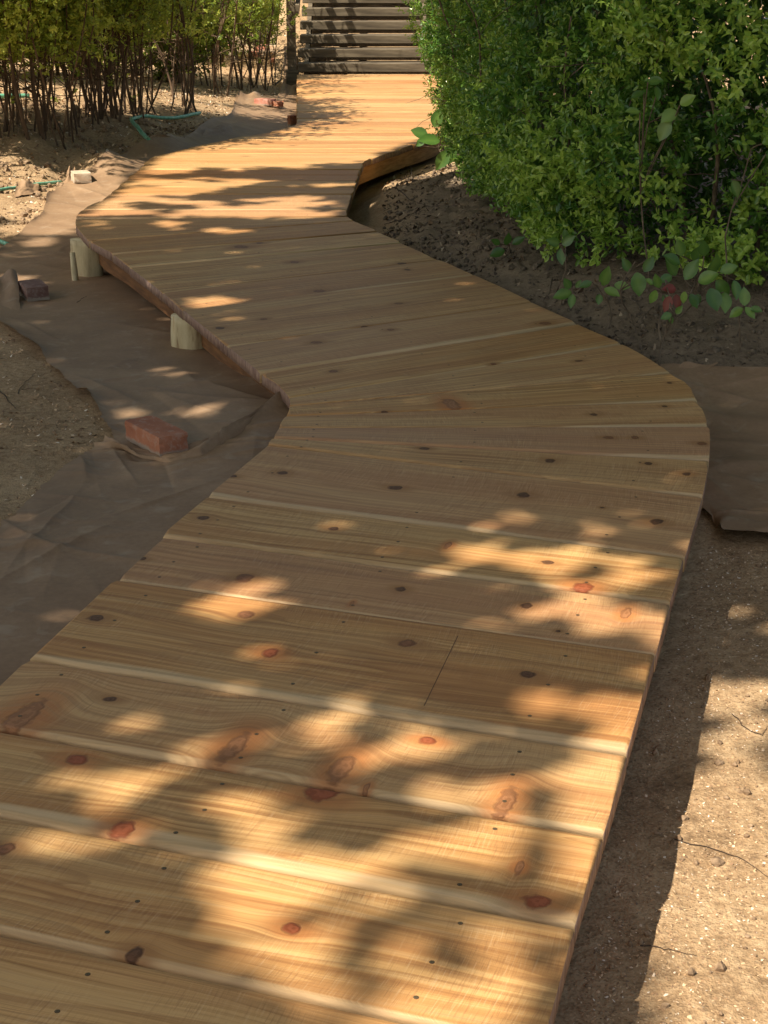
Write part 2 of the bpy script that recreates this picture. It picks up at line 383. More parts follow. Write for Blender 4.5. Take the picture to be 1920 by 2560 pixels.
def base_h(x, y):
    """smooth terrain through the measured heights"""
    x = np.asarray(x, float); y = np.asarray(y, float); wx, wy = _wc(x, y)
    h = _sol[_n] + _sol[_n + 1] * wx + _sol[_n + 2] * wy
    for k in range(_n): h = h + _sol[k] * _tps((wx - _cx[k]) ** 2 + (wy - _cy[k]) ** 2)
    far = np.clip((np.hypot(x, (y - 8) * .6) - 7) / 6, 0, 1); far = far * far * (3 - 2 * far)
    return np.clip(h, .02, .55) * (1 - far) + .25 * far
def WG(px_, py_):
    """pixel -> point of the smooth terrain it shows"""
    px_ = np.atleast_1d(np.asarray(px_, float)); py_ = np.atleast_1d(np.asarray(py_, float)); best = W(px_, py_, 0.02); done = np.zeros(len(px_), bool)
    for z in np.arange(.56, .02, -.008):
        p = W(px_, py_, z); hit = (base_h(p[:, 0], p[:, 1]) >= z) & ~done
        best[hit] = p[hit]; done |= hit
    best[:, 2] = base_h(best[:, 0], best[:, 1]); return best
DECKIN = chaikin(densify([tuple(p) for p in OUTLINE], .3))[::3]

# paper sheets: rows of photograph points, one row across, going towards the camera
S1L = [(592, 243), (580, 296), (500, 330), (420, 352), (330, 374), (250, 412), (160, 466), (120, 498), (108, 545), (62, 580), (-10, 645), (-130, 705), (-130, 765), (0, 812), (92, 885), (150, 945), (192, 993), (218, 1000), (250, 1050), (270, 1090), (330, 1170)]
S1R = [(765, 240), (765, 305), (690, 345), (590, 370), (500, 392), (420, 430), (380, 470), (330, 505), (290, 550), (310, 590), (350, 630), (410, 690), (460, 735), (520, 780), (600, 840), (650, 885), (700, 930), (745, 965), (760, 1000), (765, 1040), (740, 1130)]
SH1 = [tuple(WG(*p)[0, :2]) for p in S1L + S1R[::-1]]
S2L = [(262, 1119), (225, 1140), (180, 1175), (110, 1225), (0, 1335), (-150, 1480), (-330, 1650), (-500, 1850)]
S2R = [(735, 1033), (740, 1080), (700, 1160), (600, 1260), (480, 1390), (330, 1540), (180, 1700), (0, 1900)]
S3 = [[(1640, 928), (1790, 929), (1920, 935), (2300, 950)], [(1650, 970), (1790, 985), (1920, 990), (2320, 1000)], [(1680, 1060), (1790, 1080), (1920, 1085), (2350, 1090)],
      [(1690, 1150), (1790, 1180), (1920, 1180), (2380, 1180)], [(1700, 1260), (1790, 1290), (1920, 1300), (2400, 1310)], [(1780, 1300), (1798, 1372), (1925, 1372), (2420, 1390)]]
SH2 = [tuple(WG(*p)[0, :2]) for p in S2L + S2R[::-1]]
SH3 = [tuple(WG(*p)[0, :2]) for p in (S3[0] + [S3[2][-1], S3[-1][-1]] + S3[-1][::-1][1:] + [S3[2][0]])]

STAIR_Y = 18.42
def ground_h(x, y, fine=True):
    h = base_h(x, y)
    md = np.exp(-((x + 2.9) ** 2 / 1.6 + (y - 11.2) ** 2 / 1.3)) + .8 * np.exp(-((x - .8) ** 2 / .5 + (y - 8.2) ** 2 / 6))   # loose dug soil
    rough = .35 + 1.5 * np.clip(md, 0, 1)
    sheet = np.zeros(np.shape(x))
    for P in (SH1, SH2, SH3):
        dd = dist_poly(x, y, P); ins = inpoly(x, y, P); sheet = np.maximum(sheet, np.clip(np.where(ins, .5 + dd / .12, .5 - dd / .12), 0, 1))
    amp = rough * (1 - .88 * sheet)
    n1 = fbm(x * 2.2, y * 2.2, 4) * .075 + np.abs(fbm(x * 9 + 3, y * 9, 4)) * .055 + fbm(x * 30, y * 30, 3) * .012
    h = h + n1 * amp - .015 * amp
    if fine:
        ins = inpoly(x, y, OUTLINE); dd = dist_poly(x, y, OUTLINE)
        lim = np.where(ins, np.maximum(.255 - dd * 1.2, .02), 9.)
        h = np.minimum(h, lim)
        # the ground under the stairs climbs with them
        st = (np.abs(x + .05) < 1.25) & (y > STAIR_Y - .05)
        h = np.where(st & (y < STAIR_Y + 6), np.maximum(np.minimum(h, .2), .17 + (y - STAIR_Y) * .48 - .10), h)
    return h
xs = np.concatenate([-np.geomspace(160, 4.2, 26), np.arange(-4.1, -1.75, .035), np.arange(-1.75, 2.3, .018), np.arange(2.3, 4.2, .05), np.geomspace(4.3, 160, 26)])
ysg = np.concatenate([-np.geomspace(60, 1.0, 12), np.arange(-.9, 1.6, .12), np.arange(1.6, 5.2, .016), 5.2 * np.exp(np.arange(0, 1.40, .0048)), np.geomspace(21.6, 300, 40)])
GX, GY = np.meshgrid(xs, ysg); GH = ground_h(GX.ravel(), GY.ravel()).reshape(GX.shape)
def gh(x, y):
    """height of the finished ground"""
    x = np.atleast_1d(np.asarray(x, float)); y = np.atleast_1d(np.asarray(y, float))
    i = np.clip(np.searchsorted(ysg, y) - 1, 0, len(ysg) - 2); j = np.clip(np.searchsorted(xs, x) - 1, 0, len(xs) - 2)
    fy = (y - ysg[i]) / (ysg[i + 1] - ysg[i]); fx = (x - xs[j]) / (xs[j + 1] - xs[j])
    return (GH[i, j] * (1 - fx) + GH[i, j + 1] * fx) * (1 - fy) + (GH[i + 1, j] * (1 - fx) + GH[i + 1, j + 1] * fx) * fy

def soil_mat():
    mt, nt, b = new_mat('soil'); tc = nt.new('ShaderNodeTexCoord'); P = tc.outputs['Object']
    n1 = nt.noise(P, 3.0, 5, .6); n2 = nt.noise(P, 38, 5, .65); n3 = nt.noise(P, 160, 3, .6)
    sp = nt.new('ShaderNodeSeparateXYZ', {0: P})
    c = nt.ramp(nt.m('ADD', nt.m('MULTIPLY', n1, .45), nt.m('MULTIPLY', n2, .55)), [(.30, (.17, .108, .058)), (.45, (.33, .218, .118)), (.58, (.45, .315, .18)), (.74, (.54, .40, .245))])
    vo = nt.new('ShaderNodeTexVoronoi', {'Vector': P, 'Scale': 210.}); 
    fl = nt.new('ShaderNodeSeparateColor', {0: vo.outputs['Color']}).outputs[0]
    c = nt.mix(nt.m('MULTIPLY', nt.sm(fl, .78, .95), .4), c, (.50, .36, .22)); c = nt.mix(nt.m('MULTIPLY', nt.sm(fl, .2, .08), .35), c, (.10, .065, .04))
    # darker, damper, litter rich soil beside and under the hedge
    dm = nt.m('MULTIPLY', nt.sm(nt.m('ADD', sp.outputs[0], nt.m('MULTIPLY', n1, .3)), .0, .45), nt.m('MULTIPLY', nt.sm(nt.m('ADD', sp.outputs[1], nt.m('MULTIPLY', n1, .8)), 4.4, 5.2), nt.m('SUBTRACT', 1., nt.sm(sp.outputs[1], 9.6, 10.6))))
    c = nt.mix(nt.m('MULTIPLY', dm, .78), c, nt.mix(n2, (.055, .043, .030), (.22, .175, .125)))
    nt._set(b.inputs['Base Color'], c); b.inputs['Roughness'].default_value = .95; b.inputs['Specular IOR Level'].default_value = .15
    h = nt.m('ADD', nt.m('MULTIPLY', n2, 1.0), nt.m('ADD', nt.m('MULTIPLY', n3, .25), nt.m('MULTIPLY', vo.outputs['Distance'], .12)))
    bump(nt, b, h, .8, .012); return mt
SOIL = soil_mat()
ny, nx = GX.shape; idx = np.arange(ny * nx).reshape(ny, nx)
F = np.stack([idx[:-1, :-1], idx[:-1, 1:], idx[1:, 1:], idx[1:, :-1]], -1).reshape(-1, 4)
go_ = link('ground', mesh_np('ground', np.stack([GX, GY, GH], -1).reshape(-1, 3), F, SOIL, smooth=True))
tag(go_, 'bare brown garden soil on both sides of the boardwalk', 'ground', kind='structure')

# ------------------------------------------------------------------ boardwalk
KN = [(165, 1637, 26, RED), (262, 1785, 29, RED), (695, 1705, 36, RED), (505, 1612, 30, SLASH), (735, 1660, 30, SLASH), (922, 1598, 21, RED), (1092, 1730, 28, SLASH), (1157, 1943, 30, RED), (627, 2002, 24, RED),
      (287, 2057, 21, DARK), (45, 1550, 38, SLASH), (235, 1508, 14, DARK), (10, 1830, 22, RING), (585, 1411, 20, RED), (531, 1330, 20, RING), (527, 1247, 22, RING), (208, 1336, 16, DARK), (880, 1391, 20, RING), (1140, 1458, 15, DARK),
      (1137, 1307, 14, DARK), (1352, 1322, 14, SLASH), (865, 1270, 13, DARK), (1262, 1267, 20, RED), (1186, 1214, 12, DARK), (970, 1177, 9, SLASH), (1418, 1125, 13, DARK), (1130, 1068, 14, DARK), (855, 1052, 13, DARK),
      (1188, 997, 13, DARK), (1400, 1003, 10, DARK), (1483, 1025, 10, DARK), (1312, 947, 11, RING), (1371, 947, 10, RING), (1515, 960, 10, RING), (975, 872, 20, SLASH), (915, 970, 11, DARK), (610, 1020, 10, DARK), (500, 1026, 10, DARK),
      (440, 1118, 13, DARK), (722, 1141, 11, DARK), (305, 1204, 9, DARK), (720, 800, 10, RING), (1065, 784, 8, RING), (1180, 698, 12, RING), (1250, 778, 8, DARK), (845, 713, 10, RING), (685, 740, 12, RING), (570, 690, 10, RING),
      (475, 709, 10, DARK), (862, 656, 9, RING), (868, 567, 9, DARK), (690, 628, 11, RING), (520, 533, 16, RING), (650, 406, 9, RING), (1285, 895, 8, DARK), (1445, 826, 6, DARK), (1438, 877, 7, DARK), (830, 888, 9, DARK),
      (560, 525, 9, RING), (635, 565, 9, RING), (377, 475, 9, RING), (790, 705, 8, DARK), (880, 582, 7, DARK), (1300, 1095, 5, DARK), (760, 1300, 5, SLASH), (1205, 1360, 6, DARK), (790, 1700, 9, SLASH), (1120, 1870, 12, SLASH)]
KW = []
for x, y, r, c in KN:
    x *= 1.1573; y *= 1.1573; r *= 1.1573
    p = W(x, y, DECK); q_ = W(x + r, y, DECK); KW.append((p[0], p[1], q_[0] - p[0], c))
ENDG = simple('end_grain', [(.3, (.16, .095, .075)), (.5, (.29, .185, .14)), (.7, (.42, .29, .22))], 60, (1, 1, .4), .75, .5, .002)
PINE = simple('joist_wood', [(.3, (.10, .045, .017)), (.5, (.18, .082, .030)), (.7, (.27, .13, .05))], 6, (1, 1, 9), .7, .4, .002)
SCREW, nt, b = new_mat('bronze_screw'); b.inputs['Base Color'].default_value = (.16, .13, .07, 1); b.inputs['Roughness'].default_value = .45; b.inputs['Metallic'].default_value = .7
HOLE, nt, b = new_mat('screw_recess'); b.inputs['Base Color'].default_value = (.12, .065, .032, 1); b.inputs['Roughness'].default_value = .9
def screw_mesh():
    bm = bmesh.new()
    ring = []
    for r, z in ((.0042, .0003), (.0032, .0007), (.0029, .0008), (.0011, .0007)):
        ring.append([bm.verts.new((r * math.cos(a), r * math.sin(a), z)) for a in np.arange(10) / 10 * 2 * math.pi])
    for k in range(3):
        for j in range(10):
            f = bm.faces.new((ring[k][j], ring[k][(j + 1) % 10], ring[k + 1][(j + 1) % 10], ring[k + 1][j])); f.material_index = 1 if k == 0 else 0
    f = bm.faces.new(ring[3]); f.material_index = 1
    return bm_mesh('screw', bm, [SCREW, HOLE])
SCRM = screw_mesh()
walk = tag(empty('boardwalk', (0, 0, 0)), 'new unpainted cedar boardwalk bending through the garden to the old steps', 'boardwalk')
generic = [wood('cedar_generic', generic=True, tone=t) for t in (.5,)]
TH = .040; rk = random.Random(21)
PALE = {6: .05, 8: .045, 9: .0, 11: .04, 13: .05, 14: .05, 15: .045, 18: .03, 19: .03, 20: .035, 21: .02, 22: .025, 24: .015}
for i in range(len(JW) - 1):
    a0, a1 = JW[i]; b0, b1 = JW[i + 1]
    da = np.array(a1) - np.array(a0); da /= np.linalg.norm(da); na = np.array([-da[1], da[0]])
    db = np.array(b1) - np.array(b0); db /= np.linalg.norm(db); nb = np.array([-db[1], db[0]])
    gap = .0030 + rk.random() * .0022
    A = (a0 + na * gap, a1 + na * gap); B = (b0 - nb * gap, b1 - nb * gap)
    ex = lambda P: (tuple(P[0] - (P[1] - P[0]) * 3), tuple(P[1] + (P[1] - P[0]) * 3))
    A = ex(A); B = ex(B)
    P = clip(OUTLINE, A[0], A[1], True); P = clip(P, B[0], B[1], False); P = dedupe(P)
    if len(P) < 3: continue
    # local frame: x along the board, y across
    ang = math.atan2(da[1] + db[1], da[0] + db[0]); cx = sum(p[0] for p in P) / len(P); cy = sum(p[1] for p in P) / len(P)
    ca, sa = math.cos(-ang), math.sin(-ang)
    loc = [((p[0] - cx) * ca - (p[1] - cy) * sa, (p[0] - cx) * sa + (p[1] - cy) * ca) for p in P]
    area = sum(loc[k][0] * loc[(k + 1) % len(loc)][1] - loc[(k + 1) % len(loc)][0] * loc[k][1] for k in range(len(loc)))
    if area < 0: loc = loc[::-1]
    near = i < 28
    if near:
        ks = []
        for (kx, ky, kr, kc) in KW:
            if inpoly(np.array([kx]), np.array([ky]), P)[0] or (dist_poly(np.array([kx]), np.array([ky]), P)[0] < kr * .5):
                lx = (kx - cx) * ca - (ky - cy) * sa; ly = (kx - cx) * sa + (ky - cy) * ca
                ks.append((lx, ly, kr * (rk.uniform(.75, 1.15) if kc is not SLASH else .7), kr * (rk.uniform(.75, 1.2) if kc is not SLASH else 2.2), kc))
        v0 = min(p[1] for p in loc); pw = PALE.get(i)
        mat = wood('cedar_board', ks[:8], seed=i * 7.13, tone=rk.random(), pale=(-1, v0 + .004, pw * .58 if pw else .009 + .005 * rk.random(), .62 if pw else .5), pink=rk.choice([0, 0, .15, .3]) if i != 13 else .45)
    else: mat = generic[0]
    bm = bmesh.new()
    top = [bm.verts.new((x, y, 0)) for x, y in loc]; bot = [bm.verts.new((x, y, -TH)) for x, y in loc]
    ft = bm.faces.new(top); bm.faces.new(bot[::-1]); n = len(loc)
    for k in range(n):
        f = bm.faces.new((top[k], bot[k], bot[(k + 1) % n], top[(k + 1) % n]))
        ex_ = abs(loc[k][0] - loc[(k + 1) % n][0]) / (math.hypot(loc[k][0] - loc[(k + 1) % n][0], loc[k][1] - loc[(k + 1) % n][1]) + 1e-9)
        f.material_index = 1 if ex_ < .93 else 0
    try:
        bmesh.ops.bevel(bm, geom=list(ft.edges), offset=.0130 if near else .010, offset_type='OFFSET', segments=3 if near else 1, profile=.6, affect='EDGES', clamp_overlap=True, material=-1)
    except Exception: pass
    me = bm_mesh('plank', bm, [mat, ENDG])
    for pl in me.polygons:
        pl.use_smooth = abs(pl.normal.z) < .995
        if pl.normal.z > .45: pl.material_index = 0
    ej = rk.uniform(-.0035, .0035); o = link('plank', me, walk, (cx + ca * ej, cy - sa * ej, DECK + rk.uniform(-.0035, .0035)), (rk.uniform(-.010, .010), 0, ang))
    if i == 8:                                              # scribed cut mark across the board
        ce = math.cos(-ang); q0 = W(1060, 1765, DECK); q1 = W(1145, 1592, DECK); T_ = [((q[0] - cx) * ca - (q[1] - cy) * sa, (q[0] - cx) * sa + (q[1] - cy) * ca) for q in (q0, q1)]
        V, F = tube([(T_[0][0], T_[0][1], -.0006), (T_[1][0], T_[1][1], -.0006)], .0012, 6); link('scribed_line', mesh_np('scribed_line', V, F, HOLE), o)
    # screws over the three joists
    if 4 <= i <= 27:
        for fr in (.085, .46, .845):
            k_n = 3 if i < 12 else 2
            for k in range(k_n):
                t = (.16, .5, .84)[k] if k_n == 3 else (.2, .8)[k]
                if rk.random() < .12 and k == 1: continue
                # line across outline: sample row at this t
                pa = np.array(A[0]) * .5 + np.array(A[1]) * .5; ctr = None
                vmin = [p for p in loc]; 
                # find x-span of the board on the row
                def row(tt):
                    ys_ = []
                    y_at = lambda Pq, xx: None
                    return tt
                xsn = sorted(p[0] for p in loc); x_ = xsn[0] + (xsn[-1] - xsn[0]) * fr + rk.uniform(-.008, .008)
                yy = []
                for m_ in range(n):
                    p, q_ = loc[m_], loc[(m_ + 1) % n]
                    if (p[0] - x_) * (q_[0] - x_) < 0: yy.append(p[1] + (q_[1] - p[1]) * (x_ - p[0]) / (q_[0] - p[0]))
                if len(yy) < 2 or max(yy) - min(yy) < .07: 
                    if k or len(yy) < 2: continue
                    t = .5
                ypos = min(yy) + (max(yy) - min(yy)) * t + rk.uniform(-.01, .01)
                link('screw', SCRM, o, (x_ + rk.uniform(-.006, .006), ypos, 0.0))

# rim joists under both edges
def offset_line(P, d):
    P = np.array(P); T = np.gradient(P, axis=0); T /= np.linalg.norm(T, axis=1)[:, None] + 1e-9
    return P + np.stack([T[:, 1], -T[:, 0]], -1) * d
def rim(P, zt, zb, th):
    """upright board that follows a line"""
    A = np.array(P); B = offset_line(P, -th); n = len(A); V = []
    for p, z in ((A, zt), (B, zt), (B, zb), (A, zb)): V.append(np.column_stack([p, np.full(n, z)]))
    V = np.vstack(V); F = []
    for k in range(4):
        for j in range(n - 1): F.append((k * n + j, k * n + j + 1, ((k + 1) % 4) * n + j + 1, ((k + 1) % 4) * n + j))
    F.append((0, n, 2 * n, 3 * n)); F.append((n - 1, 4 * n - 1, 3 * n - 1, 2 * n - 1))
    return V, np.array(F)
def resample(P, m):
    P = np.array(P, float); d = np.concatenate([[0], np.cumsum(np.linalg.norm(np.diff(P, axis=0), axis=1))]); t = np.linspace(0, d[-1], m)
    return np.column_stack([np.interp(t, d, P[:, k]) for k in range(P.shape[1])])
def inset(P, d):
    P = resample(P, 150); Q = offset_line(P, -d)
    keep = [k for k in range(len(Q)) if inpoly(Q[k:k + 1, 0], Q[k:k + 1, 1], OUTLINE)[0] and dist_poly(Q[k:k + 1, 0], Q[k:k + 1, 1], OUTLINE)[0] > d * .8]
    return Q[keep]
PINE_LIT = simple('bounce_lit_joist_wood', [(.3, (.30, .135, .040)), (.5, (.50, .25, .08)), (.7, (.60, .34, .12))], 6, (1, 1, 9), .7, .4, .002)  # joist wood brightened in colour to paint light bounced off the soil
for P, ins_, pm_ in ((R2, .04, PINE_LIT), (L2, .075, PINE)):
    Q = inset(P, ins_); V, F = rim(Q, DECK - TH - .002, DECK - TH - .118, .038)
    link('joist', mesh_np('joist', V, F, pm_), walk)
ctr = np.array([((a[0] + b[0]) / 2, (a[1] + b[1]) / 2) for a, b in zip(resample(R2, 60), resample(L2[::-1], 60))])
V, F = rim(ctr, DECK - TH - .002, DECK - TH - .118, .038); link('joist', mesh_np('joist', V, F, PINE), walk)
PEEL = simple('peeled_post_wood', [(.28, (.25, .16, .08)), (.42, (.50, .41, .24)), (.6, (.64, .55, .34)), (.78, (.45, .27, .12))], 7, (3.5, 3.5, .8), .6, .5, .006)
def post(x, y, r, zt, zb, seed):
    rr = random.Random(seed); m = 12; n = 26; V = []; F = []
    ph = [rr.uniform(0, 6.28) for _ in range(4)]
    for i in range(m):
        z = zb + (zt - zb) * i / (m - 1)
        for j in range(n):
            a = j / n * 2 * math.pi
            R = r * (1 + .06 * math.sin(2 * a + ph[0]) + .05 * math.sin(3 * a + ph[1] + z * 3) + .03 * math.sin(7 * a + ph[2]) + .10 * max(0, math.cos(a - ph[3])) ** 14 + .03 * math.sin(z * 30 + 5 * a)) * (1 + .08 * (1 - i / (m - 1)) ** 2)
            V.append((x + R * math.cos(a), y + R * math.sin(a), z))
    for i in range(m - 1):
        for j in range(n): F.append((i * n + j, i * n + (j + 1) % n, (i + 1) * n + (j + 1) % n, (i + 1) * n + j))
    V.append((x, y, zt)); c = len(V) - 1; i0 = (m - 1) * n
    for j in range(0, n, 2): F.append((i0 + j, i0 + j + 1, i0 + (j + 2) % n, c))
    return mesh_np('post', np.array(V), np.array(F), PEEL, smooth=True)
for k, (px_, py_, r, zt) in enumerate([(215, 577, .075, DECK - TH - .004), (474, 761, .074, DECK - TH - .004)]):
    p = W(px_, py_, DECK); link('post', post(p[0], p[1], r, zt, -.05, 11 + k), walk)
    pz = p
sv = W(178, 590, DECK); V, F = tube([(sv[0] + .012, sv[1] - .01, .0), (sv[0] + .004, sv[1], .12), (sv[0] - .002, sv[1] + .01, .215)], [.018, .017, .013], 8)
link('post_sliver', mesh_np('post_sliver', V, F, PEEL, smooth=True), walk)

# ------------------------------------------------------------------ steps at the far end
OLD = simple('weathered_timber', [(.3, (.06, .047, .031)), (.5, (.115, .091, .059)), (.7, (.20, .162, .107))], 5, (.5, 3, 6), .8, .5, .003)
def box(name, x0, x1, y0, y1, z0, z1, mat, parent=None, bev=.004):
    bm = bmesh.new(); bmesh.ops.create_cube(bm, size=1)
    for v_ in bm.verts: v_.co = Vector((v_.co.x * (x1 - x0), v_.co.y * (y1 - y0), v_.co.z * (z1 - z0)))
    if bev: bmesh.ops.bevel(bm, geom=list(bm.edges), offset=bev, segments=1, affect='EDGES')
    return link(name, bm_mesh(name, bm, mat), parent, ((x0 + x1) / 2, (y0 + y1) / 2, (z0 + z1) / 2))
steps = tag(empty('wooden_steps', (-.05, STAIR_Y, .17)), 'old weathered grey timber steps climbing away from the far end of the boardwalk', 'steps')
def sbox(name, x0, x1, y0, y1, z0, z1, mat=OLD, bev=.006):
    o = box(name, x0, x1, y0, y1, z0, z1, mat, steps, bev); o.location -= steps.location; return o
RISE, RUN = .142, .29
for k in range(9):
    z1 = .335 + .075 + (k - 0) * RISE; y0 = STAIR_Y + .03 + k * RUN
    sbox('tread', -1.0 + random.uniform(-.01, .01), 1.0, y0, y0 + .30, z1 - .096, z1)
for xs_ in (-.93, .47):
    bm = bmesh.new(); y0 = STAIR_Y + .1; L = 2.7; dz = L / RUN * RISE
    vs = [(xs_, y0, .16), (xs_, y0 + L, .16 + dz), (xs_, y0 + L, .35 + dz), (xs_, y0, .35)]
    A_ = [bm.verts.new(v_) for v_ in vs]; B_ = [bm.verts.new((v_[0] + .05, v_[1], v_[2])) for v_ in vs]
    bm.faces.new(A_); bm.faces.new(B_[::-1])
    for k in range(4): bm.faces.new((A_[k], B_[k], B_[(k + 1) % 4], A_[(k + 1) % 4]))
    bmesh.ops.recalc_face_normals(bm, faces=bm.faces)
    o = link('stringer', bm_mesh('stringer', bm, OLD), steps); o.location = -steps.location
p = W(733, 182, .2)
sbox('post', -1.115, -1.015, STAIR_Y + .02, STAIR_Y + .12, .0, 1.75); sbox('post_foot', -1.13, -.995, STAIR_Y - .01, STAIR_Y + .15, .1, .33, OLD, .003)
sbox('post', -1.115, -1.015, STAIR_Y + 2.4, STAIR_Y + 2.5, .3, 2.9)
for zo in (.5, .95):
    bm = bmesh.new(); L = 2.7; dz = L / RUN * RISE; y0 = STAIR_Y
    vs = [(-1.01, y0, .45 + zo), (-1.01, y0 + L, .45 + zo + dz), (-1.01, y0 + L, .55 + zo + dz), (-1.01, y0, .55 + zo)]
    A_ = [bm.verts.new(v_) for v_ in vs]; B_ = [bm.verts.new((v_[0] + .045, v_[1], v_[2])) for v_ in vs]
    bm.faces.new(A_); bm.faces.new(B_[::-1])
    for k in range(4): bm.faces.new((A_[k], B_[k], B_[(k + 1) % 4], A_[(k + 1) % 4]))
    bmesh.ops.recalc_face_normals(bm, faces=bm.faces)
    o = link('handrail', bm_mesh('handrail', bm, OLD), steps); o.location = -steps.location

# ------------------------------------------------------------------ brown paper sheets
def paper_mat():
    mt, nt, b = new_mat('brown_paper'); tc = nt.new('ShaderNodeTexCoord'); P = tc.outputs['Object']
    n1 = nt.noise(P, 4, 4, .6); n2 = nt.noise(P, 60, 3, .6); n3 = nt.noise(P, 14, 4, .55, .6)
    c = nt.ramp(nt.m('ADD', nt.m('MULTIPLY', n1, .7), nt.m('MULTIPLY', n2, .3)), [(.3, (.215, .135, .078)), (.5, (.285, .182, .104)), (.7, (.37, .245, .145))])
    c = nt.mix(nt.m('MULTIPLY', nt.sm(n3, .55, .72), .35), c, (.44, .35, .25))          # dusty smears
    nt._set(b.inputs['Base Color'], c); b.inputs['Roughness'].default_value = .62; b.inputs['Specular IOR Level'].default_value = .3
    bump(nt, b, nt.m('ADD', nt.m('MULTIPLY', n2, .15), n3), .22, .008); return mt
PAPER = paper_mat()
def sheet(name, rows, m, n, lift, jag=.01, zref=.14, wr=1.0):
    """rows: lists of photograph points; resampled to an m x n sheet lying on the ground"""
    R = [resample([tuple(WG(*p)[0, :2]) for p in r], n) for r in rows]
    R = np.array(R); t = np.linspace(0, len(R) - 1, m); out = np.zeros((m, n, 2))
    for j in range(n):
        for c in range(2): out[:, j, c] = np.interp(t, np.arange(len(R)), R[:, j, c])
    # smooth along the length
    for _ in range(3):
        out[1:-1] = .25 * out[:-2] + .5 * out[1:-1] + .25 * out[2:]
    X, Y = out[..., 0].copy(), out[..., 1].copy()
    e = fbm(np.arange(m) * .21 + 3, np.full(m, 2.2), 4) * jag * 2.5; X[:, 0] += e; X[:, 1] += e * .5
    b0 = base_h(X, Y) + .006
    for _ in range(0):
        b0[1:-1] = np.maximum(b0[1:-1], .25 * b0[:-2] + .5 * b0[1:-1] + .25 * b0[2:]); b0[:, 1:-1] = np.maximum(b0[:, 1:-1], .25 * b0[:, :-2] + .5 * b0[:, 1:-1] + .25 * b0[:, 2:])
    rc = np.random.default_rng(int(m + n)); w1 = fbm(X * 1.4 + 9, Y * 1.4, 2) * .014; cr = np.zeros(X.shape)
    for _ in range(int(95 * wr ** 2)):
        i0 = rc.integers(0, m); j0 = rc.integers(0, n); th = rc.uniform(0, math.pi); L = rc.uniform(.12, .55); wd = rc.uniform(.004, .016) * (1 + Y[i0, j0] * .12); hh = rc.uniform(.003, .011) * rc.choice([1, 1, -.6])
        dx_, dy_ = X - X[i0, j0], Y - Y[i0, j0]; al = dx_ * math.cos(th) + dy_ * math.sin(th); ac = -dx_ * math.sin(th) + dy_ * math.cos(th) + .03 * np.sin(al * 5)
        prof = np.where(ac > 0, np.exp(-ac / (wd * 2.6)), np.exp(ac / wd)); cr += hh * prof * np.clip(1.3 - np.abs(al) / L * 1.3, 0, 1)
    Z = b0 + .010 + np.maximum(w1, -.003) + cr
    u, v_ = np.meshgrid(np.linspace(0, 1, m), np.linspace(0, 1, n), indexing='ij')
    X, Y, Z = lift(X, Y, Z, u, v_)
    V = np.stack([X, Y, Z], -1).reshape(-1, 3); ii = np.arange(m * n).reshape(m, n)
    F = np.stack([ii[:-1, :-1], ii[:-1, 1:], ii[1:, 1:], ii[1:, :-1]], -1).reshape(-1, 4)
    return link(name, mesh_np(name, V, F, PAPER, smooth=True))
def l1(X, Y, Z, u, v):
    e = np.exp(-v / .035) * (fbm(u * 26, u * 0 + 3, 3) * .06 + .012)
    return X, Y, Z + np.maximum(e, 0)
rows1 = [[a, b] for a, b in zip(S1L, S1R)]
p1 = sheet('paper_sheet', rows1, 520, 90, l1)
tag(p1, 'long crumpled brown paper sheet along the left side of the boardwalk, around its posts', 'paper sheet')
def l2(X, Y, Z, u, v):
    t = np.clip(u / .16, 0, 1); k = (1 - t)
    bumpy = .006 + .020 * np.exp(-((v - .10) / .07) ** 2) + .080 * np.clip((v - .36) / .64, 0, 1) ** 1.1
    rise = bumpy * np.sin(np.clip(u / .085, 0, 1) * math.pi * .5) * np.exp(-np.clip(u - .05, 0, 1) / .07)
    fold = .022 * np.sin(v * 9 + u * 60 + 1.2) * np.exp(-u / .06) * np.clip(v * 3, 0, 1)
    fold2 = .024 * (1 - np.abs(np.sin(u * 40 - v * 3.2))) ** 3 * np.exp(-u / .12)
    Z2 = Z + rise * 1.1 + np.maximum(fold, -.006) * 1.2 + fold2
    Y2 = Y + np.where(u < .03, (1 - u / .03) * .010 * np.sin(v * 30), 0)
    return X, Y2, Z2
r0 = [(262, 1119), (300, 1140), (350, 1160), (430, 1174), (520, 1160), (590, 1120), (660, 1070), (738, 1000)]
rows2 = [r0] + [[a, ((a[0] + b[0]) / 2, (a[1] + b[1]) / 2 + (18 if k == 0 else 6 if k == 1 else 0)), b] for k, (a, b) in enumerate(zip(S2L[1:], S2R[1:]))]
p2 = sheet('paper_sheet', rows2, 300, 150, l2, zref=.16, wr=.62)
tag(p2, 'near brown paper sheet left of the boardwalk, its folded edge below the orange brick', 'paper sheet')
def l3(X, Y, Z, u, v):
    roll = np.clip((u - .80) / .20, 0, 1) * np.clip((v - .13) / .10, 0, 1)
    Z2 = Z + .035 * np.sin(np.clip(roll, 0, 1) * math.pi * .62) * (1 + .25 * np.sin(v * 11))
    Y2 = Y - .03 * np.clip(roll - .6, 0, 1)
    Z2 += .018 * np.exp(-((u - .35 - .1 * v) / .05) ** 2) + .012 * np.exp(-((u - .6) / .03) ** 2)
    return X, Y2, Z2
p3 = sheet('paper_sheet', S3, 150, 150, l3, zref=.16, wr=.8)
tag(p3, 'dark brown paper sheet right of the boardwalk bend, its near edge rolled up', 'paper sheet')
